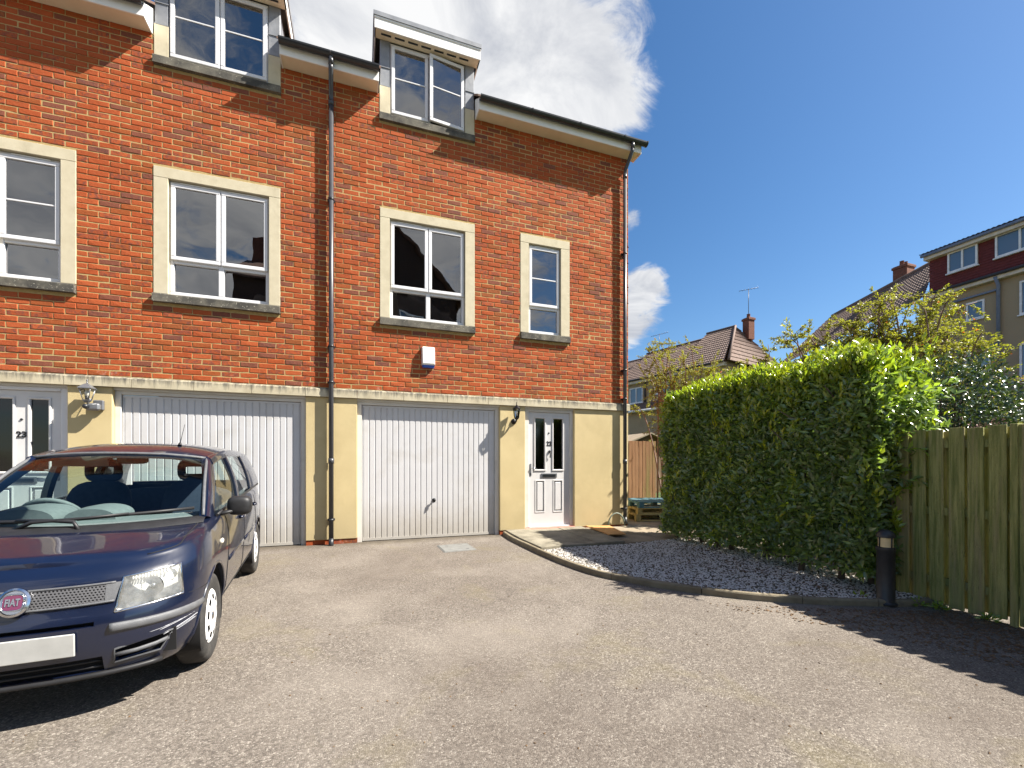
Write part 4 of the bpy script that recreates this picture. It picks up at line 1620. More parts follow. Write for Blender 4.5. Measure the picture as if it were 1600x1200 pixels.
c = MB(); c.box(.60, .9, -.33, .33, .508, .530); cuts.append(c.mesh('c'))
shell = boolean(shell, cuts)
for p in shell.polygons:
    p.use_smooth = True
shell.set_sharp_from_angle(angle=R(38))
shell.materials.clear()
shell.materials.append(MATS['car_paint'])
body = link('body', shell, None, CAR)

# wheel housings
for ax_ in (0.0, -2.299):
    for sd in (1, -1):
        c = MB()
        pr = [(.336, .50), (.336, .745), (.345, .75)]
        c.lathe([(.0, .49), (.335, .49), (.335, .755)], (ax_, 0, WR + .012), 'y', 40)
        c.v = [(x, sd * y, max(z, .17)) for x, y, z in c.v]
        cb(c, 'wheel_housing', 'car_cavity', body)
# cabin floor tub
c = MB(); c.box(-2.6, -.1, -.655, .655, .302, .34); cb(c, 'cabin_floor', 'interior', body)
c = MB(); c.box(.573, .585, -.37, .37, .255, .35); c.box(.598, .604, -.34, .34, .50, .535); cb(c, 'radiator_cavity', 'car_cavity', body)
for sd in (1, -1):
    c = MB(); c.box(.495, .505, sd * .39, sd * .67, .28, .41); cb(c, 'fog_cavity', 'car_cavity', body)

# ---- wheels
def wheel(ax_, sd, steer=0.0):
    Wl = MB()
    yo = .763
    pr = [(.175, .140), (.215, .155), (.25, .158), (.272, .150), (.284, .135), (.289, .11), (.289, .045), (.284, .02), (.27, .006), (.22, .0), (.175, .01)]
    Wl.lathe([(r, (h - .158)) for r, h in pr], (0, 0, 0), 'y', 48)
    for k in range(4):
        pass
    loc = (ax_, sd * yo, WR)
    rotz = 0 if sd > 0 else math.pi
    o = cb(Wl, 'wheel', 'tyre')
    o.location = loc
    o.rotation_euler = (0, 0, rotz + steer)
    # white wheel trim with slots
    hc = MB()
    rr = [0, .03, .045, .075, .098, .108, .142, .150, .168, .180]
    hh = [.000, .001, .006, .010, .008, .006, .002, .0, -.002, -.012]
    na = 63
    P = [[(r * math.cos(2 * math.pi * k / na), h - .008, r * math.sin(2 * math.pi * k / na)) for k in range(na)] for r, h in zip(rr, hh)]
    o0 = len(hc.v)
    for row in P:
        hc.v += row
    for i in range(len(rr) - 1):
        for k in range(na):
            if rr[i] in (.108,) and (k % 7) in (1, 2, 3, 4):
                continue
            k2 = (k + 1) % na
            hc.f.append([i * na + k, i * na + k2, (i + 1) * na + k2, (i + 1) * na + k]); hc.sm.append(True)
    cap = cb(hc, 'wheel_trim', 'hubcap', o, sharp=50)
    dsc = MB(); dsc.lathe([(0, -.05), (.178, -.045), (.178, -.014)], (0, 0, 0), 'y', 32); cb(dsc, 'rim', 'car_cavity', o)
    cc = MB(); cc.lathe([(0, .003), (.022, .002), (.026, -.004)], (0, 0, 0), 'y', 20); cb(cc, 'centre_cap', 'badge_silver', o)


for ax_ in (0.0, -2.299):
    for sd in (1, -1):
        wheel(ax_, sd)

# ---- greenhouse
def lerp(a, b, t):
    return Vector(a) * (1 - t) + Vector(b) * t


ROOFZ = sm([-2.62, -2.45, -2.0, -1.4, -1.0, -.80, -.66, -.60], [1.405, 1.44, 1.462, 1.468, 1.452, 1.425, 1.392, 1.372])
def roof_half(x):
    return interp(x, [-2.62, -2.3, -1.2, -.6], [.575, .60, .615, .60])
def roof_pt(x, s_):
    w = roof_half(x)
    return Vector((x - .07 * abs(s_) ** 2 * max(0, min(1, (x + 1.0) / .4)), w * s_, ROOFZ(x) - .058 * abs(s_) ** 3.2 - .02 * s_ * s_))
rf = MB()
RX = [-.62, -.66, -.72, -.8, -.95, -1.1, -1.3, -1.55, -1.8, -2.05, -2.3, -2.5, -2.6]
RS = [s_ / 12 for s_ in range(-12, 13)]
top_ = [[roof_pt(x, s_) for s_ in RS] for x in RX]
bot_ = [[p - Vector((0, 0, .03)) for p in row] for row in top_]
rf.grid(top_)
rf.grid(bot_)
for rowa, rowb in ((top_[0], bot_[0]), (top_[-1], bot_[-1]), ([r_[0] for r_ in top_], [r_[0] for r_ in bot_]), ([r_[-1] for r_ in top_], [r_[-1] for r_ in bot_])):
    rf.grid([rowa, rowb])
cb(rf, 'roof', 'car_paint', sharp=45)
hl_ = MB(); hl_.grid([[p - Vector((0, 0, .034)) for p in row[1:-1]] for row in top_[1:-1]]); cb(hl_, 'headlining', 'interior_light')
# antenna
an = MB(); an.tube([(-1.0, .30, ROOFZ(-1.0) - .01), (-1.015, .30, ROOFZ(-1.0) + .015)], [.018, .009], 10); an.tube([(-1.01, .30, 1.46), (-1.16, .30, 1.63)], [.0035, .002], 6); cb(an, 'aerial', 'car_black')

def screen_pt(s_, t):
    """windscreen, s across (-1..1), t from base to top"""
    b = Vector((.085 - .215 * abs(s_) ** 2.2, .695 * s_, .938 + .012 * abs(s_)))
    tp = Vector((-.645 - .085 * abs(s_) ** 2.2, .588 * s_, 1.378 - .040 * abs(s_) ** 2.5))
    p = lerp(b, tp, t)
    p.z += .030 * math.sin(math.pi * t)
    p.x += .018 * math.sin(math.pi * t)
    return p
SS = [s_ / 12 for s_ in range(-12, 13)]
TT = [t / 10 for t in range(11)]
g = MB(); g.grid([[screen_pt(s_ * .97, .03 + .94 * t) for s_ in SS] for t in TT]); cb(g, 'windscreen', 'car_glass', fixn=False)
def strip(path, wd, th, mat, name, parent=CAR, nrm=None):
    m = MB(); m.tube(path, wd, 8, flat=(1, th / wd)); return cb(m, name, mat, parent)
edge = [screen_pt(-.975, t) for t in TT] + [screen_pt(s_ * .975, .985) for s_ in SS] + [screen_pt(.975, t) for t in TT[::-1]]
m = MB(); m.tube([p + Vector((.004, 0, .004)) for p in edge], .012, 8); cb(m, 'windscreen_seal', 'car_trim')
# black band behind the top edge of the glass
m = MB(); m.grid([[screen_pt(s_ * .96, t) + Vector((-.008, 0, -.008)) for s_ in SS] for t in (.92, .975)]); cb(m, 'screen_band', 'car_cavity')
# scuttle panel below the glass
m = MB()
m.grid([[screen_pt(s_, 0) + Vector((dx, 0, dz)) for s_ in SS] for dx, dz in ((-.03, .006), (.02, .0), (.06, -.012), (.085, -.03))])
cb(m, 'scuttle', 'car_black')

def bar(path, wv, th, name, mat='car_paint', parent=CAR):
    """flat bar along path; wv width vectors per point, th thickness inward"""
    m = MB()
    P = []
    for p, wvec in zip(path, wv):
        p, wvec = Vector(p), Vector(wvec)
        inw = Vector((0, -1 if p.y > 0 else 1, -.25)).normalized() * th
        b_ = wvec * .5
        P.append([p - b_, p - b_ * .6 - inw * .16, p + b_ * .6 - inw * .16, p + b_, p + b_ + inw, p - b_ + inw, p - b_])
    m.grid(P)
    for row in (P[0], P[-1]):
        m.add(row[:-1], [list(range(6))])
    return cb(m, name, mat, parent, sharp=50)


def side_pt(x, t, sd):
    """side glass surface: t 0 at the waist, 1 at the roof edge"""
    xb = x
    yb, zb = .742, ZT(x) - .012
    rp = roof_pt(max(min(x, -.72), -2.55), 1.0)
    yt, zt = rp.y + .004, rp.z - .012
    y = yb + (yt - yb) * t + .022 * math.sin(math.pi * t)
    return Vector((x, sd * y, zb + (zt - zb) * t))


def apx(t):
    return -.17 - .60 * t
for sd in (1, -1):
    # A pillar
    pth_ = [side_pt(apx(t), t, sd) for t in (-.02, .15, .3, .45, .6, .75, .9, 1.0)]
    for q, t in zip(pth_, (-.02, .15, .3, .45, .6, .75, .9, 1.0)):
        e = screen_pt(sd * .985, max(0, min(1, t * 1.0)))
        q.x, q.y, q.z = (q.x * .55 + e.x * .45), q.y * .55 + e.y * .45, q.z * .55 + e.z * .45
    bar(pth_, [(.085, -sd * .03, .045)] * len(pth_), .05, 'pillar')
    # B pillar
    pth_ = [side_pt(-1.17 - .03 * t, t, sd) for t in (0, .25, .5, .75, 1)]
    bar(pth_, [(.085, 0, 0)] * 5, .04, 'pillar')
    pth_ = [side_pt(-1.98 - .03 * t, t, sd) for t in (0, .25, .5, .75, 1)]
    bar(pth_, [(.075, 0, 0)] * 5, .04, 'pillar')
    pth_ = [side_pt(-2.33 + .05 * t, t, sd) for t in (0, .25, .5, .75, 1)]
    bar(pth_, [(.66 - .12 * t, 0, 0) for t in (0, .25, .5, .75, 1)], .06, 'pillar')
    # cant rail
    pth_ = [side_pt(x, 1.0, sd) for x in (-.70, -.8, -1.0, -1.3, -1.7, -2.1, -2.45, -2.58)]
    bar(pth_, [(0, -sd * .03, .06)] * len(pth_), .05, 'cant_rail')
    # waist moulding
    pth_ = [side_pt(x, .0, sd) + Vector((0, sd * .004, .012)) for x in (-.22, -.5, -.9, -1.3, -1.7, -2.1, -2.5)]
    m = MB(); m.tube(pth_, .011, 8); cb(m, 'waist_moulding', 'car_black')
    # panes
    def pane(xs0, xs1, name):
        m = MB()
        P = []
        for t in [k / 8 for k in range(9)]:
            a = xs0(t); b = xs1(t)
            P.append([side_pt(a + (b - a) * k / 6, .02 + .95 * t, sd) + Vector((0, -sd * .012, 0)) for k in range(7)])
        m.grid(P); cb(m, name, 'car_glass', fixn=False)
    pane(lambda t: apx(.02 + .95 * t) - .03, lambda t: -1.16 - .02 * t, 'side_window')
    pane(lambda t: -1.19 - .03 * t, lambda t: -1.97 - .02 * t, 'side_window')
    # door mirror
    m = MB()
    cx0, cy0, cz0 = -.42, sd * .872, .985
    P = []
    for i in range(13):
        th = -math.pi / 2 + math.pi * i / 12
        row = []
        for k in range(24):
            ph = 2 * math.pi * k / 24
            e = 2 / 3.2
            f = lambda v_: math.copysign(abs(v_) ** e, v_)
            row.append((cx0 + .062 * f(math.sin(th)), cy0 + .092 * f(math.cos(th)) * f(math.cos(ph)), cz0 + .074 * f(math.cos(th)) * f(math.sin(ph))))
        row.append(row[0])
        P.append(row)
    m.grid(P); mo = cb(m, 'door_mirror', 'car_black')
    m = MB(); m.tube([(-.34, sd * .735, .935), (-.37, sd * .80, .945), (-.40, sd * .85, .952)], [.03, .024, .02], 10, flat=(1, .6)); cb(m, 'mirror_arm', 'car_black', mo)
    m = MB(); m.box(cx0 - .068, cx0 - .058, cy0 - .07, cy0 + .07, cz0 - .05, cz0 + .05, .01); cb(m, 'mirror_glass', 'chrome', mo)
    # shut lines of the doors and side repeater
    def seam(path, r=.0035, name='shut_line'):
        m = MB(); m.tube(path, r, 6); return cb(m, name, 'car_cavity', body)
    def sk(x, v):
        zb, zt = ZB(x), ZT(x)
        tap = min(1, 1 - .012 * ((x + 1.1) / 1.2) ** 2 + .005)
        return Vector((x, sd * (HW(v) * tap + .0005), zb + (zt - zb) * v))
    seam([sk(-.40 - .05 * (v - .1), v) for v in (.10, .2, .3, .4, .5, .6, .7, .8, .9, .96)])
    seam([sk(-1.20, v) for v in (.10, .2, .3, .4, .5, .6, .7, .8, .9, .98)])
    seam([sk(-2.0 + (.02 if v > .5 else -.0), v) for v in (.5, .6, .7, .8, .9, .98)])
    seam([sk(x, .10) for x in (-.40, -.6, -.9, -1.2, -1.5, -1.75)])
    # body-side crease bump strip
    m = MB(); m.tube([sk(x, .47) + Vector((0, sd * .003, 0)) for x in (-.45, -.7, -1.0, -1.15)], .016, 8, flat=(.35, 1)); cb(m, 'rubbing_strip', 'car_paint', body)
    m = MB(); m.tube([sk(x, .47) + Vector((0, sd * .003, 0)) for x in (-1.24, -1.5, -1.75, -1.93)], .016, 8, flat=(.35, 1)); cb(m, 'rubbing_strip', 'car_paint', body)
    for x in (-1.02, -1.86):
        m = MB(); m.tube([sk(x - .07, .80) + Vector((0, sd * .006, 0)), sk(x - .04, .80) + Vector((0, sd * .028, 0)), sk(x + .04, .80) + Vector((0, sd * .028, 0)), sk(x + .07, .80) + Vector((0, sd * .006, 0))], .013, 8); cb(m, 'door_handle', 'car_paint', body)
    m = MB(); q = sk(-.19, .745); m.lathe([(0, .012), (.014, .010), (.02, .0)], (0, 0, 0), 'y', 14)
    m.v = [(q.x + x * 1.3, q.y + sd * y, q.z + z) for x, y, z in m.v]; cb(m, 'side_repeater', 'indicator', body)
    # wheel-arch lips
    for ax_ in (0.0, -2.299):
        P = []
        for k in range(25):
            t = R(-8) + R(196) * k / 24
            x, z = ax_ + .345 * math.cos(t), WR + .012 + .345 * math.sin(t)
            zb, zt = ZB(x), ZT(x)
            v = max(0, min(1, (z - zb) / (zt - zb)))
            yy = HW(v) * min(1, 1 - .012 * ((x + 1.1) / 1.2) ** 2 + .005)
            if x > X0F:
                yy = HW(v) * max(.0, 1 - ((x - X0F) / (XF(z) - X0F)) ** NFR) ** (1 / NFR)
            P.append((x, sd * (yy - .001), z))
        m = MB(); m.tube(P, .014, 8, flat=(.8, .6)); cb(m, 'arch_lip', 'car_paint', body)

    # seam between bumper and wing
    seam([(fx_(y, .572, .786) + .0008, sd * y, .572) for y in np.linspace(.715, .783, 12)], .003)
    # bonnet shut line
    bl_ = []
    for i in range(8, 60):
        x, y, z = topr[min(i, nh - 1)]
        if x < -.10: break
        if x > .44: continue
        s_ = min(.985, (.640 + .03 * (.44 - x) / .54) / max(y, .1))
        bl_.append((x, sd * y * s_, z + crown(x) * (1 - s_ ** 2.4) + .0008))
    seam(bl_, .0035)

# bonnet front shut line and rear window
# bonnet creases
rw = MB()
P = []
for t in (0, .5, 1):
    b_, tp = Vector((-2.76, 0, 1.03)), Vector((-2.58, 0, 1.385))
    P.append([lerp(b_, tp, t) + Vector((-.02 * math.sin(math.pi * t) + .09 * abs(s_) ** 2.5, .60 * s_ * (1 - .06 * t), 0)) for s_ in SS])
rw.grid(P); cb(rw, 'rear_window', 'car_glass', fixn=False)
m = MB(); m.tube([(-2.755 + .09 * abs(s_) ** 2.5, .62 * s_, 1.02) for s_ in SS], .03, 8); cb(m, 'tailgate_sill', 'car_paint')

# ---- front details
def fp(y, z, d=0.0, v=None):
    w_ = .782
    return Vector((fx_(y, z, w_) + d, y, z))
# grille
P = []
gy = np.linspace(-.405, .405, 41)
def gtop(y): return .705 + .004 * (abs(y) / .4) ** 2
def gbot(y): return .612 + .006 * (abs(y) / .4) ** 2
m = MB()
m.grid([[fp(y, gbot(y) + (gtop(y) - gbot(y)) * t, .006) for y in gy] for t in (0, .33, .66, 1)])
m.grid([[fp(y, gbot(y) + (gtop(y) - gbot(y)) * t, dd) for y in gy] for t, dd in ((0, .006), (0, -.02))])
m.grid([[fp(y, gbot(y) + (gtop(y) - gbot(y)) * t, dd) for y in gy] for t, dd in ((1, .006), (1, -.02))])
gr = cb(m, 'grille', 'grille_mesh')
for tz in (gtop, gbot):
    m = MB(); m.tube([fp(y, tz(y), .006) for y in gy], .006, 8); cb(m, 'grille_surround', 'car_trim', gr)
for sd in (1, -1):
    m = MB(); m.grid([[fp(sd * y, gbot(y) + (gtop(y) - gbot(y)) * t + .0, .008) for y in np.linspace(.365, .408 + .022 * t, 5)] for t in (0, .5, 1)]); cb(m, 'grille_end', 'car_trim', gr)
# badge
bp = fp(0, .66, .012)
tilt = R(-18)
def bad(mb, name, mat, parent):
    o = cb(mb, name, mat, parent)
    return o
m = MB(); m.lathe([(0, .0), (.066, .0), (.070, .008), (.068, .016), (.058, .020), (.054, .014), (0, .014)], (0, 0, 0), 'x', 40)
rotm = Matrix.Translation(bp) @ Matrix.Rotation(tilt, 4, 'Y')
o = cb(m, 'badge', 'badge_silver', CAR, sharp=50); o.data.transform(rotm)
m = MB()
q = []
for k in range(40):
    t = 2 * math.pi * k / 40
    e = .55
    q.append((math.copysign(abs(math.cos(t)) ** e, math.cos(t)) * .041, math.copysign(abs(math.sin(t)) ** e, math.sin(t)) * .036))
m.prism(q, 0, .0142, .020)
bd = cb(m, 'badge_plate', 'badge_red', o); bd.data.transform(rotm)
fr_ = MB(); fr_.tube([(.019, a * 1.04, b * 1.04) for a, b in q + q[:1]], .0035, 8); z_ = cb(fr_, 'badge_rim', 'badge_silver', o); z_.data.transform(rotm)
tm = text_mesh('FIAT', .037, .002, 'badge_lettering', .0012)
tm.transform(rotm @ Matrix.Translation((.021, 0, -.001)) @ Matrix(((0, 0, 1, 0), (1, 0, 0, 0), (0, 1, 0, 0), (0, 0, 0, 1))) @ Matrix.Diagonal((.82, 1.25, 1, 1)))
link('badge_lettering', tm, 'badge_silver', o)
# number plate
m = MB(); m.box(.668, .678, -.262, .262, .378, .492, .004); pl = cb(m, 'number_plate', 'plate')
m = MB(); m.box(.640, .6675, -.25, .25, .385, .485); cb(m, 'plate_plinth', 'car_black', pl)
# bumper strips, fog slots
for sd in (1, -1):
    ys = np.linspace(.395, .762, 22)
    path = []
    for y in ys:
        z = .487 - .004 * ((y - .39) / .37)
        path.append((fx_(y, z, .776) + .004, sd * y, z))
    m = MB(); m.tube(path, .024, 10, flat=(.55, 1.0)); cb(m, 'bumper_strip', 'car_trim')
    fogq = [(.405, .295), (.415, .372), (.655, .398), (.60, .305)]
    m = MB(); m.tube([(fp(y, z).x + .001, sd * y, z) for y, z in fogq + fogq[:1]], .006, 6); fo_ = cb(m, 'fog_slot_frame', 'car_trim')
    m = MB(); m.tube([(fp(y, z).x - .01, sd * y, z) for y, z in ((.41, .335), (.5, .338), (.58, .346), (.635, .356))], .011, 8, flat=(.6, 1)); cb(m, 'fog_slot_bar', 'car_trim', fo_)
simple('scuff', (.42, .43, .46), .7)
for (y0, y1, z0, z1, r0) in ((.60, .735, .415, .445, .0016), (.62, .70, .428, .44, .0012), (.615, .745, .385, .428, .0022), (.64, .74, .378, .412, .0014), (.66, .735, .395, .415, .0012), (.56, .64, .42, .428, .001)):
    m = MB(); m.tube([(fx_(y0 + (y1 - y0) * k / 8, z0 + (z1 - z0) * k / 8, .776) + .0008, y0 + (y1 - y0) * k / 8, z0 + (z1 - z0) * k / 8) for k in range(9)], r0, 5); cb(m, 'scuff_mark', 'scuff', body)
for zz in (.285, .318):
    m = MB(); m.tube([(fx_(y, zz, .78) - .02, y, zz) for y in np.linspace(-.35, .35, 13)], .006, 6); cb(m, 'lower_grille_bar', 'car_black')
m = MB(); m.tube([(fx_(y, .248, .77) + .002, y, .244) for y in np.linspace(-.6, .6, 25)], .014, 8); cb(m, 'bumper_lip', 'car_black')
# headlights
def hq(s_, t):
    """headlight face: s inner->outer, t bottom->top"""
    (a, b), (c, d), (e, f), (g_, h_) = HLQ
    y = (a + (g_ - a) * s_) * (1 - t) + (c + (e - c) * s_) * t
    z = (b + (h_ - b) * s_) * (1 - t) + (d + (f - d) * s_) * t
    return y, z
for sd in (1, -1):
    def hp3(s_, t, d):
        y, z = hq(s_, t)
        return (fp(y, z).x + d, sd * y, z)
    n = 12
    m = MB()
    m.grid([[hp3(.03 + .94 * i / n, .03 + .94 * j / n, -.050 + .030 * (abs(i / n - .5) * 2) ** 2.2 + .025 * (abs(j / n - .5) * 2) ** 2.4) for i in range(n + 1)] for j in range(n + 1)])
    hd = cb(m, 'headlight', 'reflector')
    m = MB()
    m.grid([[hp3(i / n, j / n, .004 + .006 * math.sin(math.pi * i / n) * math.sin(math.pi * j / n)) for i in range(n + 1)] for j in range(n + 1)])
    cb(m, 'headlight_lens', 'lens_glass', hd, fixn=False)
    rim_ = [(0, k / 6) for k in range(7)] + [(k / 8, 1) for k in range(1, 9)] + [(1, 1 - k / 6) for k in range(1, 7)] + [(1 - k / 8, 0) for k in range(1, 9)]
    m = MB(); m.tube([hp3(a, b, .002) for a, b in rim_], .006, 6); cb(m, 'headlight_rim', 'badge_silver', hd)
    # projector bowl, bulb and top ribs
    y, z = hq(.52, .50)
    xx = fp(y, z).x
    m = MB(); m.lathe([(.055, -.018), (.050, -.026), (.03, -.040), (.0, -.046)], (xx, sd * y, z), 'x', 24); cb(m, 'reflector_bowl', 'reflector', hd)
    m = MB(); m.lathe([(.0, -.012), (.014, -.015), (.017, -.025), (.016, -.045)], (xx, sd * y, z), 'x', 16); cb(m, 'bulb', 'badge_silver', hd)
    y, z = hq(.82, .72)
    xx = fp(y, z).x
    m = MB(); m.lathe([(.03, -.025), (.02, -.05), (.0, -.055)], (xx, sd * y, z), 'x', 16); cb(m, 'indicator_bowl', 'indicator', hd)
    for k in range(13):
        a = .10 + .055 * k
        m = MB(); m.tube([hp3(a, .80, -.012), hp3(a + .01, .95, -.006)], .0055, 6); cb(m, 'lens_rib', 'reflector', hd)

# ---- wipers
def wiper(pts, name='wiper'):
    m = MB(); m.tube(pts, [.014, .012, .010, .008][:len(pts)] + [.005] * (len(pts) - 4), 6); w_ = cb(m, name, 'car_black')
    return w_
def scr(s_, t, d=.014):
    p = screen_pt(s_, t)
    return p + Vector((d * .6, 0, d * .9))
wa = wiper([Vector((.12, .05, .925)), scr(.02, .015, .03), scr(-.18, .035, .028), scr(-.42, .045, .022)])
m = MB(); m.tube([scr(-.95, .0), scr(-.7, .03), scr(-.4, .045), scr(-.02, .05)], .011, 6); cb(m, 'wiper_blade', 'car_black', wa)
wa = wiper([Vector((.06, -.30, .93)), scr(-.28, .01, .035), scr(.1, .045, .03), scr(.40, .078, .022)])
m = MB(); m.tube([scr(.02, .06), scr(.3, .075), scr(.6, .085), scr(.90, .095)], .011, 6); cb(m, 'wiper_blade', 'car_black', wa)

# ---- cabin
m = MB()
P = []
for s_ in SS:
    P.append([(.06 - .18 * s_ * s_ - dx, .66 * s_, z) for dx, z in ((0, .93), (.12, .945), (.30, .955), (.40, .94), (.46, .88), (.44, .75), (.36, .6))])
m.grid(P); da = cb(m, 'dashboard', 'dash')
def hood(y0, wy, h, x0, x1, name):
    m = MB(); P = []
    for k in range(15):
        t = math.pi * k / 14
        P.append([(x, y0 + wy * math.cos(t) * f, .945 + h * math.sin(t) ** .75 * f) for x, f in ((x0, .9), ((x0 + x1) / 2, 1.0), (x1, .96))])
    m.grid(P)
    m.add([P[k][0] for k in range(15)], [list(range(15))])
    cb(m, name, 'dash', da)
hood(-.35, .19, .10, -.12, -.42, 'instrument_hood')
hood(.0, .16, .085, -.14, -.44, 'centre_hood')
m = MB()
ctr = Vector((-.52, -.36, .915)); nv = Vector((-.80, 0, .6)).normalized(); a_ = Vector((0, 1, 0)); b_ = nv.cross(a_)
m.tube([ctr + (a_ * math.cos(t) + b_ * math.sin(t)) * .185 for t in np.linspace(0, 2 * math.pi, 33)], .015, 8, cap=False)
st_ = cb(m, 'steering_wheel', 'dash')
m = MB(); m.tube([ctr - a_ * .18, ctr - nv * .02, ctr + a_ * .18], [.012, .05, .012], 8, flat=(1, .5)); cb(m, 'steering_spoke', 'dash', st_)
m = MB(); m.tube([ctr - nv * .02, ctr - nv * .2], .03, 10); cb(m, 'steering_column', 'dash', st_)
def soft(mb, c, sx, sy, sz, e=.55, n=12):
    P = []
    for i in range(n + 1):
        th = -math.pi / 2 + math.pi * i / n
        row = []
        for k in range(2 * n):
            ph = math.pi * k / n
            f = lambda v_: math.copysign(abs(v_) ** e, v_)
            row.append((c[0] + sx * f(math.cos(th)) * f(math.cos(ph)), c[1] + sy * f(math.cos(th)) * f(math.sin(ph)), c[2] + sz * f(math.sin(th))))
        row.append(row[0])
        P.append(row)
    mb.grid(P)
for y in (.35, -.35):
    m = MB(); soft(m, (0, 0, 0), .07, .235, .32)
    m.v = [(x - 1.12 - z * .32, yy + y, z + .82) for x, yy, z in m.v]
    se = cb(m, 'seat', 'seat_fabric')
    m = MB(); soft(m, (-.90, y, .50), .27, .235, .08); cb(m, 'seat_cushion', 'seat_fabric', se)
    # headrest ring with open centre
    hp_ = []
    for k in range(25):
        t = 2 * math.pi * k / 24
        f = lambda v_: math.copysign(abs(v_) ** .5, v_)
        hp_.append((-1.26, y + .105 * f(math.cos(t)), 1.225 + .065 * f(math.sin(t))))
    m = MB(); m.tube(hp_, .034, 8, cap=False, flat=(1, 1)); cb(m, 'headrest', 'seat_fabric', se)
m = MB(); soft(m, (-2.0, 0, .78), .10, .60, .25); rs_ = cb(m, 'rear_bench', 'seat_fabric')
m = MB(); soft(m, (-1.75, 0, .50), .30, .60, .09); cb(m, 'bench_cushion', 'seat_fabric', rs_)
m = MB(); soft(m, (-.80, .02, 1.325), .012, .11, .032); im_ = cb(m, 'rear_view_mirror', 'car_black')
m = MB(); m.tube([(-.80, .02, 1.34), (-.76, .02, 1.375)], .008, 6); cb(m, 'mirror_stem', 'car_black', im_)
m = MB(); m.box(-.80, -.79, -.50, -.14, 1.275, 1.36, .005); cb(m, 'sun_visor', 'interior_light')
for sd in (1, -1):
    m = MB(); m.box(-2.55, -.35, sd * .662, sd * .676, .36, .93); cb(m, 'door_lining', 'interior')

# the cabin and body are a little slimmer than first laid out
for o in [q for q in bpy.data.objects]:
    r_ = o
    chain = []
    while r_ is not None:
        chain.append(r_)
        r_ = r_.parent
    if chain[-1] is not CAR or o is CAR:
        continue
    if any(c_.name.startswith('wheel') and not c_.name.startswith('wheel_housing') for c_ in chain):
        if o.parent is CAR:
            o.location.y *= .90
        continue
    o.data.transform(Matrix.Diagonal((1, .90, 1, 1)))

# ------------------------------------------------------------ planting
def leaves(name, mat, P, A, N, L, Wd, tone, parent=None, fold=.35, curl=.15):
    """P bases, A leaf axes, N leaf normals (n,3); L, Wd lengths and widths (n)"""
    n = len(P)
    A = A / np.linalg.norm(A, axis=1, keepdims=True)
    Nn = N - A * (N * A).sum(1, keepdims=True)
    Nn /= np.linalg.norm(Nn, axis=1, keepdims=True) + 1e-9
    B = np.cross(A, Nn)
    L, Wd = L[:, None], Wd[:, None]
    v0 = P
    v1 = P + A * L * .5 + B * Wd * .5 + Nn * Wd * fold * .5
    v2 = P + A * L - Nn * L * curl
    v3 = P + A * L * .5 - B * Wd * .5 + Nn * Wd * fold * .5
    v4 = P + A * L * .52
    V = np.stack([v0, v1, v2, v3, v4], 1).reshape(-1, 3)
    idx = np.arange(n)[:, None] * 5
    F = np.concatenate([idx + np.array([[0, 1, 4]]), idx + np.array([[1, 2, 4]]), idx + np.array([[2, 3, 4]]), idx + np.array([[3, 0, 4]])], 1).reshape(-1, 3)
    if parent is not None:
        V = V - np.array(absloc(parent))[None]
    me = bpy.data.meshes.new(name)
    me.vertices.add(len(V)); me.vertices.foreach_set('co', V.astype(np.float32).ravel())
    me.loops.add(F.size); me.loops.foreach_set('vertex_index', F.astype(np.int32).ravel())
    me.polygons.add(len(F)); me.polygons.foreach_set('loop_start', np.arange(0, F.size, 3, dtype=np.int32))
    me.update(calc_edges=True)
    at = me.attributes.new('tone', 'FLOAT', 'POINT')
    at.data.foreach_set('value', np.repeat(tone, 5).astype(np.float32))
    return link(name, me, mat, parent)


RS_ = np.random.RandomState(17)


def rnd3(n):
    v = RS_.normal(size=(n, 3))
    return v / np.linalg.norm(v, axis=1, keepdims=True)


def wob(p, f, ph):
    """cheap smooth unevenness"""
    return np.sin(p[:, 0] * f + ph) * np.cos(p[:, 1] * f * 1.3 + ph * 2) * .5 + np.sin(p[:, 2] * f * 1.1 + ph * 3 + p[:, 1] * f * .6) * .5


# ---- clipped laurel hedge
HX0, HX1, HY0, HY1, HZ0, HZ1 = 4.72, 5.62, -4.22, -1.12, .10, 2.36
HD = empty('laurel_hedge', (5.15, -2.7, gz(-2.7) + .04))
tag(HD, 'tall clipped laurel hedge with glossy leaves and yellow green new growth', 'hedge')
hb_P, hb_A, hb_N, hb_L, hb_W, hb_T = [], [], [], [], [], []


def face(n, o, u, v, nrm, depth, tone, up=.35):
    a, b = RS_.uniform(0, 1, n), RS_.uniform(0, 1, n)
    P = np.array(o)[None] + a[:, None] * np.array(u)[None] + b[:, None] * np.array(v)[None]
    nrm = np.array(nrm, float)
    d = RS_.power(2.2, n) * depth - depth
    bump = wob(P, 3.1, 1.3) * .07 + wob(P, 8.0, 4.1) * .045
    # rounded arrises
    if nrm[2] == 0:
        top_in = np.clip((P[:, 2] - (HZ1 - .38)) / .38, 0, 1)
        d = d - .22 * top_in ** 2
    else:
        eg = np.minimum.reduce([P[:, 0] - HX0, HX1 - P[:, 0], P[:, 1] - HY0, HY1 - P[:, 1]])
        d = d - .13 * np.clip(1 - eg / .28, 0, 1) ** 2
    P = P + nrm[None] * (d + bump)[:, None]
    A = rnd3(n) * .8 + nrm[None] * .55 + np.array([0, 0, up])[None]
    N = nrm[None] * .9 + np.array([0, 0, .55])[None] + rnd3(n) * .55
    t = tone(P, d, n)
    hb_P.append(P); hb_A.append(A); hb_N.append(N)
    hb_L.append(RS_.uniform(.065, .12, n)); hb_W.append(RS_.uniform(.028, .044, n)); hb_T.append(np.clip(t, 0, 1))


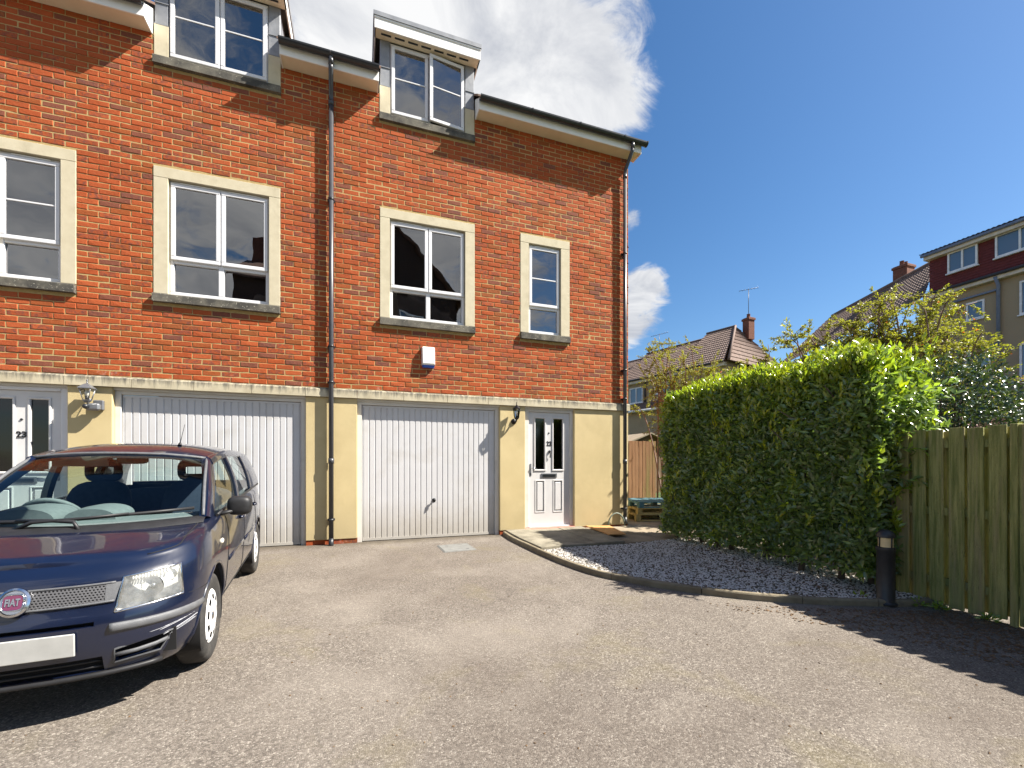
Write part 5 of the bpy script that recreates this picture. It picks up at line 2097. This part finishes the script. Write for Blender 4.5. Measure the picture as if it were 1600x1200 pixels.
def tone_side(P, d, n):
    h = np.clip((P[:, 2] - 1.55) / .8, 0, 1)  # upper leaves paler: new growth, plus sunlight on the shoulder painted in
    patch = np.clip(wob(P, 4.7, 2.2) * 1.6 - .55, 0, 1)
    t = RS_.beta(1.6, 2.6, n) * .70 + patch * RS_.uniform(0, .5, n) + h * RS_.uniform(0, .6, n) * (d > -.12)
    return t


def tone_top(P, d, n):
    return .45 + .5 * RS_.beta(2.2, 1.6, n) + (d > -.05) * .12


W_, Dp, Ht = HX1 - HX0, HY1 - HY0, HZ1 - HZ0
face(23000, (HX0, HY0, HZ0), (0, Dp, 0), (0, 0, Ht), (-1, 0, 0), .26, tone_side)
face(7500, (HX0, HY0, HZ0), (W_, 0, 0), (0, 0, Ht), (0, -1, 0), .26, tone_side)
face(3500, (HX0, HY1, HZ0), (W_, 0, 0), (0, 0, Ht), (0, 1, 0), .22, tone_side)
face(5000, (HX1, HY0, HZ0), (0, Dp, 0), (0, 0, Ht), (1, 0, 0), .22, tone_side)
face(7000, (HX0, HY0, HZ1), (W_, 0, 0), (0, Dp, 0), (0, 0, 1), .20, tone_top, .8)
# fill inside so that little light comes through
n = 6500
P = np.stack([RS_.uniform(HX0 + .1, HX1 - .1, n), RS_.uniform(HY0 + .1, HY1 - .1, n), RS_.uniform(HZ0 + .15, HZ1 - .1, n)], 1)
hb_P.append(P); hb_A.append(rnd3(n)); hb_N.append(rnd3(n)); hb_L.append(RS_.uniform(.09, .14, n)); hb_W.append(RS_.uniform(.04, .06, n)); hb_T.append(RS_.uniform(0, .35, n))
# young shoots: tufts of upright leaves along the top and the sunny shoulder
for k in range(520):
    c = np.array([RS_.uniform(HX0 + .05, HX1 + .0), RS_.uniform(HY0 + .04, HY1 - .04), 0])
    c[2] = HZ1 + RS_.uniform(-.12, .04) - .13 * max(0, 1 - min(c[0] - HX0, HX1 - c[0], c[1] - HY0, HY1 - c[1]) / .28) ** 2
    if RS_.rand() < .30:      # a few on the faces
        c = np.array([HX0 - .03, RS_.uniform(HY0, HY1), RS_.uniform(.5, HZ1)]) if RS_.rand() < .55 else np.array([RS_.uniform(HX0, HX1), HY0 - .04, RS_.uniform(.5, HZ1)])
    m_ = RS_.randint(7, 14)
    ht = RS_.uniform(.06, .17)
    P = c[None] + np.stack([RS_.normal(0, .012, m_), RS_.normal(0, .012, m_), np.linspace(0, ht, m_)], 1)
    A = rnd3(m_) * .6 + np.array([0, 0, .75])[None]
    hb_P.append(P); hb_A.append(A); hb_N.append(rnd3(m_) * .5 + np.array([-.4, -.2, .5])[None])
    hb_L.append(RS_.uniform(.06, .10, m_)); hb_W.append(RS_.uniform(.022, .034, m_)); hb_T.append(RS_.uniform(.68, 1.0, m_))
# long shoots leaning out over the fence
for k in range(22):
    z = RS_.uniform(.9, 1.75) if k < 12 else RS_.uniform(1.6, 2.3)
    s0 = np.array([RS_.uniform(4.85, 5.45), HY0 - .02, z])
    dr_ = np.array([RS_.uniform(.1, .6), -RS_.uniform(.5, .9), RS_.uniform(-.1, .45)]); dr_ /= np.linalg.norm(dr_)
    ln = RS_.uniform(.18, .36)
    m_ = 14
    t = np.linspace(0, 1, m_)[:, None]
    P = s0[None] + dr_[None] * t * ln - np.array([0, 0, .10])[None] * t * t * ln
    hb_P.append(P); hb_A.append(rnd3(m_) * .7 + dr_[None] * .6); hb_N.append(rnd3(m_) * .5 + np.array([-.2, -.3, .8])[None])
    hb_L.append(RS_.uniform(.08, .12, m_)); hb_W.append(RS_.uniform(.03, .045, m_)); hb_T.append(RS_.uniform(.1, .6, m_) + (.3 if k % 4 == 0 else 0))
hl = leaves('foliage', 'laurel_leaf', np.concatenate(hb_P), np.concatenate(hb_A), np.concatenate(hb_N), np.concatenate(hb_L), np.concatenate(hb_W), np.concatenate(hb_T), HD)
tag(hl, kind='stuff')
rt_ = random.Random(6)
for k in range(9):
    y = HY0 + .2 + k * (Dp - .35) / 8 + rt_.uniform(-.08, .08)
    x = 5.05 + rt_.uniform(-.14, .14)
    m = MB()
    z0 = gz(y) + .02
    pts = [(x, y, z0)]
    for q in range(1, 7):
        pts.append((pts[-1][0] + rt_.uniform(-.07, .07), pts[-1][1] + rt_.uniform(-.08, .08), z0 + q * .36))
    m.tube(pts, [.034, .03, .026, .022, .018, .013, .008], 7)
    for q in range(1, 6):
        for w_ in range(3):
            a = rt_.uniform(0, 6.28)
            p = Vector(pts[q])
            e = p + Vector((math.cos(a) * .3, math.sin(a) * .3, rt_.uniform(.1, .4)))
            m.tube([p, (p + e) / 2 + Vector((0, 0, -.03)), e], [.012, .008, .004], 5)
    m.build('stem', 'bark', HD)


# ---- loose bushes
def px_at(x, y, Zc):
    u = (x - 800) / FPX
    return Vector((Zc * (u * math.cos(YAW) + math.sin(YAW)), -CAM_D + Zc * (-u * math.sin(YAW) + math.cos(YAW)), EYE + (HOR - y) / FPX * Zc))


def bank_z(x):
    return .03 + max(0, min(1, (x - 7) / 16)) * 3.7


def arching_shrub(name, label, spine, hfun, nbr, nleaf, mat, rseed, wid, size=(.028, .05), cat='shrub'):
    """multi-stemmed shrub: arching branches with side twigs, leaves strung along them"""
    r_ = random.Random(rseed)
    b0 = spine(.5)
    root = empty(name, (b0[0], b0[1], bank_z(b0[0])))
    tag(root, label, cat)
    br = MB()
    LP, LA, LN, LT = [], [], [], []
    for i in range(nbr):
        s = r_.random()
        b = spine(.15 + .7 * s)
        bx_, by_ = b[0] + r_.uniform(-.25, .25), b[1] + r_.uniform(-.25, .25)
        zb = bank_z(bx_) - .02
        s2 = min(1.04, max(-.04, s + r_.uniform(-.28, .28)))
        t_ = spine(s2)
        a = r_.uniform(0, 6.28)
        rad = wid * math.sqrt(r_.random())
        top = hfun(s2) * r_.uniform(.72, 1.0) * (1 - .22 * (rad / wid) ** 2)
        tip = Vector((t_[0] + rad * math.cos(a), t_[1] + rad * math.sin(a), top))
        base = Vector((bx_, by_, zb))
        ctrl = base * .45 + tip * .55
        ctrl.z = zb + (top - zb) * r_.uniform(.85, 1.15)
        pts = []
        for k in range(9):
            t = k / 8
            pts.append(base * (1 - t) ** 2 + ctrl * 2 * t * (1 - t) + tip * t * t)
        br.tube(pts, [.022 * (1 - .85 * k / 8) + .002 for k in range(9)], 5)
        twigs = []
        for q in range(13):
            t = r_.uniform(.3, 1.0)
            k = min(7, int(t * 8))
            p = pts[k].lerp(pts[k + 1], t * 8 - k)
            d = Vector((r_.gauss(0, 1), r_.gauss(0, 1), r_.gauss(.25, .7))).normalized()
            ln = r_.uniform(.18, .5)
            e = p + d * ln + Vector((0, 0, -.05 * ln))
            br.tube([p, e], [.004, .0018], 4)
            twigs.append((p, e))
        for j in range(nleaf):
            p, e = r_.choice(twigs)
            t = r_.random() ** .8
            P = p.lerp(e, t)
            LP.append((P.x + r_.gauss(0, .012), P.y + r_.gauss(0, .012), P.z + r_.gauss(0, .012)))
            d = (e - p).normalized()
            LA.append((d.x + r_.gauss(0, .8), d.y + r_.gauss(0, .8), d.z + r_.gauss(.1, .6)))
            LN.append((r_.gauss(0, .5), r_.gauss(0, .5), r_.gauss(.7, .5)))
            hh = (P.z - zb) / max(.5, top - zb)
            tn = min(.86, max(0, r_.gauss(.30 + .42 * hh, .17)))  # higher leaves yellower: sunlit tops painted into the leaf colour
            LT.append(tn)
    n = len(LP)
    LT = np.array(LT)
    berries = RS_.rand(n) < .014
    LT[berries] = RS_.uniform(.93, 1, berries.sum())
    Ls = RS_.uniform(size[0], size[1], n)
    cr = leaves('crown', mat, np.array(LP), np.array(LA), np.array(LN), Ls, Ls * .52, LT, root, .25, .1)
    tag(cr, kind='stuff')
    br.build('branches', 'twig', root)
    return root


SP = lambda s: (6.85 + 2.95 * s, -.15 - 2.0 * s)
HF = lambda s: float(np.interp(s, [0, .18, .45, .7, .88, 1.0], [3.15, 3.5, 4.1, 4.5, 4.6, 4.4]))
arching_shrub('berberis_shrub', 'sprawling yellow green shrub with orange berries rising behind the hedge', SP, HF, 120, 820, 'berberis_leaf', 12, .75, (.035, .065))
SP2 = lambda s: (7.1 + .9 * s, 2.4 - 1.9 * s)
HF2 = lambda s: 4.35 - .2 * s
arching_shrub('berberis_shrub', 'thin straggling shrub tops poking over the far end of the hedge', SP2, HF2, 52, 780, 'berberis_leaf', 31, .55)
# long bare and leafy sprays reaching out to the right
SP3 = lambda s: (9.0 + .75 * s, -2.2 - .45 * s)
HF3 = lambda s: 4.6 - .9 * s
arching_shrub('berberis_shrub', 'arching leafy sprays in front of the pebbledashed house wall', SP3, HF3, 32, 560, 'berberis_leaf', 44, .9)


def round_bush(name, label, c, rad, n, mat, size, seed, tone=(0, 1), flowers=0, cat='shrub'):
    root = empty(name, (c[0], c[1], bank_z(c[0])))
    tag(root, label, cat)
    rs = np.random.RandomState(seed)
    d = rs.normal(size=(n, 3)); d /= np.linalg.norm(d, axis=1, keepdims=True)
    k = rs.power(4, n)[:, None]
    lump = 1 + .13 * np.sin(d[:, 0:1] * 7 + seed) * np.cos(d[:, 1:2] * 6) + .09 * np.sin(d[:, 2:3] * 13 + d[:, 0:1] * 9)
    P = np.array(c)[None] + d * k * lump * np.array(rad)[None]
    A = d * .6 + rs.normal(size=(n, 3)) * .6
    N = d * .8 + rs.normal(size=(n, 3)) * .5 + np.array([0, 0, .3])[None]
    L = rs.uniform(size[0], size[1], n)
    cr = leaves('crown', mat, P, A, N, L, L * .48, rs.uniform(tone[0], tone[1], n), root)
    tag(cr, kind='stuff')
    m = MB()
    zb = bank_z(c[0]) - .02
    rr = random.Random(seed)
    for q in range(5):
        a = rr.uniform(0, 6.28)
        m.tube([(c[0] + .05 * math.cos(a), c[1] + .05 * math.sin(a), zb), (c[0] + .2 * math.cos(a), c[1] + .2 * math.sin(a), (zb + c[2]) / 2), (c[0] + .5 * rad[0] * math.cos(a), c[1] + .5 * rad[1] * math.sin(a), c[2] + .3 * rad[2])], [.03, .022, .01], 6)
    m.build('branches', 'bark', root)
    if flowers:
        d = rs.normal(size=(flowers, 3)); d[:, 2] = np.abs(d[:, 2]); d /= np.linalg.norm(d, axis=1, keepdims=True)
        P = np.array(c)[None] + d * np.array(rad)[None] * rs.uniform(.9, 1.1, (flowers, 1))
        fl = leaves('flowers', 'flower_pink', P, d + rs.normal(size=(flowers, 3)) * .4, rs.normal(size=(flowers, 3)), rs.uniform(.04, .09, flowers), rs.uniform(.02, .035, flowers), rs.uniform(0, 1, flowers), root)
        tag(fl, kind='stuff')
    return root


c = px_at(1478, 640, 5.6); round_bush('camellia_bush', 'dark glossy leaved bush between the hedge and the fence top', (c.x, c.y, 1.75), (.62, .7, .85), 6500, 'camellia_leaf', (.045, .08), 3)
c = px_at(1590, 668, 7.4); round_bush('clipped_bush', 'rounded dark green bush at the right edge above the fence', (c.x, c.y, 1.62), (.75, .7, .80), 5000, 'camellia_leaf', (.04, .07), 5)
c = px_at(1560, 672, 5.4); round_bush('heather_bush', 'low bush with pale pink flower spikes just over the fence', (c.x, c.y, 1.36), (.42, .35, .36), 1800, 'camellia_leaf', (.03, .05), 7, (.4, 1), 500)
c = px_at(1440, 600, 8.6); round_bush('laurel_bush', 'shadowed evergreen bush filling the gap under the berried shrub', (c.x, c.y, 2.0), (1.5, 1.3, 1.5), 9000, 'camellia_leaf', (.05, .08), 9)
c = px_at(1250, 640, 9.2); round_bush('laurel_bush', 'dark evergreen bush hidden low behind the middle of the hedge', (c.x, c.y, 1.5), (1.7, 1.3, 1.4), 8000, 'camellia_leaf', (.05, .08), 13)
# weeds along the foot of fence and kerb
for k, (x, y) in enumerate(((5.02, -4.62), (5.08, -4.93), (5.05, -5.3), (4.62, -4.18), (4.95, -4.50))):
    r0 = random.Random(k)
    rt = empty('weed', (x, y, gz(y)))
    tag(rt, ('small weed at the fence foot just right of the bollard', 'weed at the foot of the middle fence boards', 'weed at the fence foot by the right edge of the picture',
             'weed under the hedge just left of the bollard', 'weed close behind the bollard between hedge and fence')[k], 'weed', 'weeds along the fence foot')
    n = 60
    d = RS_.normal(size=(n, 3)); d[:, 2] = np.abs(d[:, 2]) * .7; d /= np.linalg.norm(d, axis=1, keepdims=True)
    P = np.array([x, y, gz(y) + .012])[None] + d * RS_.uniform(.01, .05, (n, 1))
    o = leaves('leaf_tuft', 'laurel_leaf', P, d, RS_.normal(size=(n, 3)), RS_.uniform(.03, .06, n), RS_.uniform(.012, .02, n), RS_.uniform(.3, .8, n), rt)
    tag(o, kind='stuff')

# ------------------------------------------------------------ houses beyond the garden
def far_window(parent, P0, ux, w, h, nrm, lights=2, name='window', curtain=False):
    """window in a wall; P0 lower corner on the wall, ux unit vector along the wall, nrm outward"""
    P0, ux, nrm = Vector(P0), Vector(ux), Vector(nrm)
    up = Vector((0, 0, 1))
    def slab(mb, a, b, c, d, d0, d1):
        q = [P0 + ux * s + up * t + nrm * e for e in (d0, d1) for s, t in ((a, c), (b, c), (b, d), (a, d))]
        mb.add(q, [(0, 1, 2, 3), (4, 5, 6, 7), (0, 1, 5, 4), (1, 2, 6, 5), (2, 3, 7, 6), (3, 0, 4, 7)])
    t = .07
    f = MB()
    slab(f, 0, w, 0, t, -.02, .05); slab(f, 0, w, h - t, h, -.02, .05)
    slab(f, 0, t, t, h - t, -.02, .05); slab(f, w - t, w, t, h - t, -.02, .05)
    for k in range(1, lights):
        slab(f, w * k / lights - t / 2, w * k / lights + t / 2, t, h - t, -.015, .045)
    slab(f, -.05, w + .05, -.06, -.005, -.02, .10)
    wo = f.build(name, 'far_white', parent)
    for k in range(lights):
        g = MB(); slab(g, w * k / lights + t * .4, w * (k + 1) / lights - t * .4, t * .8, h - t * .8, .0, .01); g.build('pane', 'far_glass', wo)
    return wo


glass_mat('far_glass_clear', (.3, .35, .4), 1.7)
mfg, hfg, ofg = new_mat('far_glass')
bfg = hfg.n('ShaderNodeBsdfPrincipled', i_2=.05)
bfg.inputs['Base Color'].default_value = (.10, .14, .20, 1)
bfg.inputs['Specular IOR Level'].default_value = 1.0
hfg.nt.links.new(bfg.outputs[0], ofg.inputs[0])


def tiled_slope(parent, name, mat, e0, e1, r0, r1, rows, lift=.035):
    """roof slope between eaves line e0-e1 and ridge r0-r1, laid in lapped courses of rolled tiles"""
    e0, e1, r0, r1 = map(Vector, (e0, e1, r0, r1))
    nrm = (e1 - e0).cross(r0 - e0).normalized()
    if nrm.z < 0: nrm = -nrm
    m = MB()
    ncol = max(2, int((e1 - e0).length / .165))
    for k in range(rows):
        a, b = k / rows, (k + 1) / rows + .012
        lo0, lo1, hi0, hi1 = e0.lerp(r0, a), e1.lerp(r1, a), e0.lerp(r0, min(1, b)), e1.lerp(r1, min(1, b))
        r_lo, r_hi = [], []
        for c in range(ncol + 1):
            for ph, hgt in ((0, .0), (.5, .028)):
                t = (c + ph) / (ncol + .5)
                if t > 1: continue
                r_lo.append(lo0.lerp(lo1, t) + nrm * (lift + hgt))
                r_hi.append(hi0.lerp(hi1, t) + nrm * hgt * .6)
        r_base = [p - nrm * (lift + .01) for p in r_lo]
        m.grid([r_base, r_lo, r_hi], smooth=False)
    return m.build(name, mat, parent)


def chimney(parent, x, y, z, h, s=.5, pots=1):
    m = MB()
    m.box(x - s / 2, x + s / 2, y - s / 2, y + s / 2, z, z + h, .01)
    m.box(x - s / 2 - .05, x + s / 2 + .05, y - s / 2 - .05, y + s / 2 + .05, z + h - .18, z + h - .04, .01)
    c = m.build('chimney', 'chimney_brick', parent)
    for k in range(pots):
        p = MB(); p.lathe([(.13, 0), (.12, .05), (.10, .28), (.12, .3), (0, .3)], (x + (k - (pots - 1) / 2) * .32, y, z + h - .04), 'z', 14); p.build('chimney_pot', 'chimney_brick', c)
    return c


def yagi(parent, x, y, z, h, L=.9, rz=0.3, mast=True):
    m = MB()
    m.tube([(x, y, z), (x, y, z + h)], .018, 6)
    dx, dy = math.cos(rz), math.sin(rz)
    m.tube([(x - dx * L / 2, y - dy * L / 2, z + h - .05), (x + dx * L / 2, y + dy * L / 2, z + h - .03)], .014, 6)
    for k in range(7):
        t = -L / 2 + L * k / 6
        w_ = .16 - .012 * k
        m.tube([(x + dx * t, y + dy * t, z + h - .05 - w_ * .5), (x + dx * t, y + dy * t, z + h - .05 + w_ * .5)], .008, 5)
    return m.build('tv_aerial', 'antenna', parent)


# ---- house with the maroon tile-hung dormer
HB = empty('rear_house', (28, 2, 3.5))
tag(HB, 'pebbledashed house with maroon tile-hung loft dormer at the right edge', 'house')
XB = 26.0
m = MB(); m.box(XB, XB + 8, -6, 6.6, 2.8, 9.14); m.box(XB + .4, XB + 8, 6.6, 12, 2.8, 7.6); m.build('wall', 'pebbledash', HB)
m = MB(); m.box(XB - .30, XB + .02, -6, 6.3, 9.145, 9.33, .01); m.build('eaves_fascia', 'far_fascia', HB)
m = MB(); m.tube([(XB - .36, -6, 9.36), (XB - .36, 6.6, 9.36)], .07, 8); m.build('gutter', 'tile_dark', HB)
dm = MB(); dm.box(XB + .03, XB + 5, -6, 6.20, 9.33, 11.05); dmo = dm.build('dormer', 'tile_maroon', HB)
rr_ = random.Random(9)
for k in range(14):       # hung tiles in lapped courses
    z = 9.36 + k * .118
    c_ = MB()
    n_ = 62
    off = (k % 2) * .1
    for j in range(n_):
        y0 = -6 + j * .2 - off
        if y0 + .2 > 6.2: continue
        dz = rr_.uniform(-.006, .006); dx = rr_.uniform(0, .008)
        c_.add([(XB + .0 - dx, y0 + .004, z + dz), (XB + .0 - dx, y0 + .196, z + dz), (XB + .027, y0 + .196, z + .15), (XB + .027, y0 + .004, z + .15)], [(0, 1, 2, 3)])
        c_.add([(XB + .0 - dx, y0 + .004, z + dz), (XB + .0 - dx, y0 + .196, z + dz), (XB + .028, y0 + .196, z + dz), (XB + .028, y0 + .004, z + dz)], [(0, 1, 2, 3)])
    c_.build('tile_course', 'tile_maroon', dmo)
m = MB(); m.box(XB - .26, XB + 5.2, -6, 6.30, 11.06, 11.26, .01); m.build('dormer_fascia', 'far_fascia', HB)
m = MB(); m.tube([(XB - .32, -6, 11.28), (XB - .32, 6.36, 11.28)], .075, 8); m.build('gutter', 'far_pipe', HB)
tiled_slope(HB, 'dormer_roof', 'tile_dark', (XB - .38, -6, 11.34), (XB - .38, 6.4, 11.34), (XB + 4.5, -6, 12.1), (XB + 4.5, 6.4, 12.1), 9)
for (y0, z0, w_, h_, l_) in ((4.42, 10.13, 1.05, .95, 2), (2.35, 10.13, 1.5, .98, 2)):
    far_window(HB, (XB - .03, y0 + w_, z0), (0, -1, 0), w_, h_, (-1, 0, 0), l_)
far_window(HB, (XB, 4.82, 7.72), (0, -1, 0), .62, .80, (-1, 0, 0), 1)
far_window(HB, (XB, 4.86, 5.08), (0, -1, 0), .86, 1.08, (-1, 0, 0), 1)
far_window(HB, (XB, 3.12, 7.45), (0, -1, 0), 1.3, 1.4, (-1, 0, 0), 2)
far_window(HB, (XB, 3.12, 4.75), (0, -1, 0), 1.3, 1.5, (-1, 0, 0), 2)
m = MB(); m.tube([(XB - .09, 3.74, 2.9), (XB - .09, 3.74, 8.95), (XB - .33, 3.74, 9.25)], .065, 8)
m.tube([(XB - .09, 3.78, 8.75), (XB - .09, 5.3, 8.72)], .05, 8)
m.tube([(XB - .09, 3.78, 6.42), (XB - .09, 5.1, 6.40)], .05, 8)
m.build('waste_pipe', 'far_pipe', HB)
def atX(x, y, X):
    u = (x - 800) / FPX
    t = X / (u * math.cos(YAW) + math.sin(YAW))
    return Vector((X, -CAM_D + t * (-u * math.sin(YAW) + math.cos(YAW)), EYE + t * (HOR - y) / FPX))
ra, rb2 = atX(1458, 409, 30.0), atX(1300, 494, 30.0)
tiled_slope(HB, 'roof', 'tile_brown', (XB - .3, 6.24, 9.3), (XB - .3, rb2.y + .5, 7.6), (30.0, ra.y - .2, ra.z), tuple(rb2), 16)
m = MB(); m.tube([ra, rb2], .11, 8); m.build('ridge_tile', 'tile_brown', HB)
cp = atX(1412, 446, 30.4)
chimney(HB, cp.x, cp.y, cp.z - .6, 1.75, .72, 2)
# steps with a rail below the wall
RL = empty('stair_rail', (24.6, 4.6, 3.3))
tag(RL, 'grey railing of an outdoor stair below the dark window of the tile-hung house', 'railing')
for k in range(8):
    m = MB(); y = 5.4 - k * .22; m.box(24.58, 24.64, y - .035, y + .035, 2.6, 4.35 - k * .07, .005); m.build('baluster', 'far_pipe', RL)
m = MB(); m.tube([(24.61, 5.6, 4.42), (24.61, 3.75, 3.84)], .05, 6); m.build('handrail', 'far_pipe', RL)

# ---- stepped terrace further off, seen past the gable
P0 = px_at(982, 597, 32.0)
dv = Vector((.2487, -.9686, 0))          # along the terrace, towards us
nv_ = Vector((-.9686, -.2487, 0))        # outward, towards the camera side
def TP(t, off, z):
    q = Vector((P0.x, P0.y, 0)) + dv * t - nv_ * off
    return Vector((q.x, q.y, z))
labels = ['far brown-roofed terrace house with white windows just right of the brick gable',
          'brown-roofed terrace house with satellite dish in the middle of the far row',
          'taller brown-roofed end house with brick chimney and aerial beyond the hedge']
for i, (t0, t1, dz) in enumerate(((-9, -1.2, .2), (-1.2, 4.0, .5), (4.0, 7.5, .82))):
    q = TP((t0 + t1) / 2, 3, 2.3)
    T = empty('far_terrace_house', tuple(q))
    tag(T, labels[i], 'house', 'terrace houses beyond the hedge')
    ze = P0.z - .05 + i * .06
    m = MB()
    vs = [TP(t, o, z) for z in (1.8, ze) for t, o in ((t0, 0), (t1, 0), (t1, 7), (t0, 7))]
    m.add(vs, [(0, 1, 2, 3), (4, 5, 6, 7), (0, 1, 5, 4), (1, 2, 6, 5), (2, 3, 7, 6), (3, 0, 4, 7)])
    m.build('wall', 'pebbledash', T)
    zr = P0.z + 2.27 + dz
    hip = 1.5 if i == 2 else 0
    tiled_slope(T, 'roof', 'tile_brown', TP(t0, -.35, ze - .05), TP(t1 + .05, -.35, ze - .05), TP(t0, 3.5, zr), TP(t1 + .05 - hip, 3.5, zr), 15)
    if hip:
        tiled_slope(T, 'hip_roof', 'tile_brown', TP(t1 + .3, -.35, ze - .05), TP(t1 + .3, 7.3, ze - .05), TP(t1 + .05 - hip, 3.49, zr), TP(t1 + .05 - hip, 3.51, zr), 10)
    tiled_slope(T, 'rear_roof', 'tile_brown', TP(t0, 7.3, ze - .05), TP(t1 + .05, 7.3, ze - .05), TP(t0, 3.5, zr), TP(t1 + .05 - hip, 3.5, zr), 6)
    m = MB(); m.tube([TP(t0, 3.5, zr + .05), TP(t1 + .06 - hip, 3.5, zr + .05)] + ([TP(t1 + .3, -.3, ze)] if hip else []), .075, 8); m.build('ridge_tile', 'tile_brown', T)
    m = MB(); m.tube([TP(t0, -.38, ze - .04), TP(t1, -.38, ze - .04)], .07, 8); m.build('gutter', 'tile_dark', T)
    m = MB()
    vs = [TP(t, o, z) for z in (ze - .28, ze - .08) for t, o in ((t0, -.30), (t1, -.30), (t1, .02), (t0, .02))]
    m.add(vs, [(0, 1, 2, 3), (4, 5, 6, 7), (0, 1, 5, 4), (1, 2, 6, 5), (2, 3, 7, 6), (3, 0, 4, 7)]); m.build('fascia', 'far_fascia', T)
    if i == 1:
        far_window(T, TP(.15, 0, 5.62), dv, 1.18, 1.12, nv_, 2)
        far_window(T, TP(.05, 0, 3.35), dv, .78, 1.35, nv_, 2)
        m = MB(); m.tube([TP(1.5, -.1, ze - .1), TP(1.58, -.1, ze - .4), TP(1.58, -.1, 5.0)], .06, 8); m.build('downpipe', 'tile_dark', T)
    if i == 1:
        far_window(T, TP(2.35, 0, 6.05), dv, .42, .92, nv_, 1)
        far_window(T, TP(3.0, 0, 5.9), dv, .7, .95, nv_, 1)
        # lean-to porch
        m = MB()
        vs = [TP(t, o, z) for z in (1.9, 4.75) for t, o in ((1.0, -1.4), (3.9, -1.4), (3.9, 0), (1.0, 0))]
        m.add(vs, [(0, 1, 2, 3), (4, 5, 6, 7), (0, 1, 5, 4), (1, 2, 6, 5), (2, 3, 7, 6), (3, 0, 4, 7)]); po = m.build('porch', 'pebbledash', T)
        tiled_slope(po, 'porch_roof', 'tile_brown', TP(.7, -1.75, 4.85), TP(4.4, -1.75, 4.85), TP(.7, 0, 5.6), TP(4.4, 0, 5.6), 5)
        m = MB(); m.tube([TP(.7, -1.75, 4.78), TP(4.4, -1.75, 4.78)], .08, 6); m.build('porch_fascia', 'far_white', po)
        # dish and aerial
        d0 = TP(-.7, 3.3, zr + .12)
        m = MB(); m.tube([(d0.x, d0.y, zr - .1), tuple(d0)], .03, 6)
        m.lathe([(0, .0), (.11, .02), (.22, .07), (.23, .07), (.12, .0), (0, -.03)], (0, 0, 0), 'x', 18)
        k = len(m.v) - 6 * 18
        m.v = m.v[:k] + [(d0.x - y * .2 - x, d0.y + y, d0.z + .15 + z) for x, y, z in m.v[k:]]
        m.build('satellite_dish', 'antenna', T)
        a0 = TP(.0, 3.5, zr)
        yagi(T, a0.x, a0.y, zr, 1.35, 1.5, 1.9)
    if i == 2:
        a0 = TP(6.55, 4.2, zr)
        chimney(T, a0.x, a0.y, zr - .9, 1.45, .5, 1)
        yagi(T, a0.x, a0.y, zr + .6, 1.9, 1.1, 2.2)

# garden shed roof over the far fence
SHD = empty('garden_shed', (8.6, 5.0, .2))
tag(SHD, 'small wooden shed with felt roof peeping over the far fence', 'shed')
c0 = atX(1013, 676, 8.0)
sx, sy, sz = c0.x, c0.y, c0.z
m = MB(); m.box(sx - .8, sx + .8, sy, sy + 1.6, .1, sz - .32); m.prism([(sx - .8, sz - .32), (sx + .8, sz - .32), (sx, sz - .03)], 1, sy, sy + 1.6); m.build('shed_wall', 'shed_wood', SHD)
for sd in (-1, 1):
    m = MB(); m.add([(sx, sy - .15, sz), (sx + sd * .95, sy - .15, sz - .36), (sx + sd * .95, sy + 1.7, sz - .36), (sx, sy + 1.7, sz), (sx, sy - .15, sz - .04), (sx + sd * .95, sy - .15, sz - .40), (sx + sd * .95, sy + 1.7, sz - .40), (sx, sy + 1.7, sz - .04)],
              [(0, 1, 2, 3), (4, 5, 6, 7), (0, 1, 5, 4), (1, 2, 6, 5), (2, 3, 7, 6), (3, 0, 4, 7)]); m.build('shed_roof', 'felt', SHD)

simple('dark_brick', (.055, .036, .030), .95, (.085, .055, .044), 9)
# ---- house across the yard, seen only as reflections in the windows
HO = empty('opposite_house', (0, -22, 0))
tag(HO, 'dark brick house with gable and tiled roof mirrored in the window panes', 'house')
m = MB(); m.box(-6.4, 5.6, -28, -19.5, -.6, 11.4)
m.prism([(-2.2, 11.4), (5.6, 11.4), (1.7, 15.6)], 1, -24, -19.45)
m.build('wall', 'dark_brick', HO)
for a, b in (((-19.2, 11.3), (-23.7, 13.9)), ((-28.3, 11.3), (-23.7, 13.9))):
    m = MB(); m.prism([a, b, (b[0], b[1] - .15), (a[0], a[1] - .15)], 0, -6.7, -2.2); m.build('roof', 'roof_tile', HO)
for sd in (-1, 1):
    m = MB(); m.prism([(1.7, 15.85), (1.7 + sd * 4.2, 11.3), (1.7 + sd * 4.2, 11.15), (1.7, 15.65)], 1, -26, -19.2); m.build('gable_roof', 'roof_tile', HO)
m = MB(); m.box(-6.35, -5.3, -24.2, -23.2, 12.5, 15.2, .02); m.build('chimney', 'chimney_brick', HO)
for x in (-4.8, -1.6, 2.2):
    for z in (2.2, 5.6, 8.8):
        far_window(HO, (x + 1.3, -19.5, z), (-1, 0, 0), 1.3, 1.5, (0, 1, 0), 2)
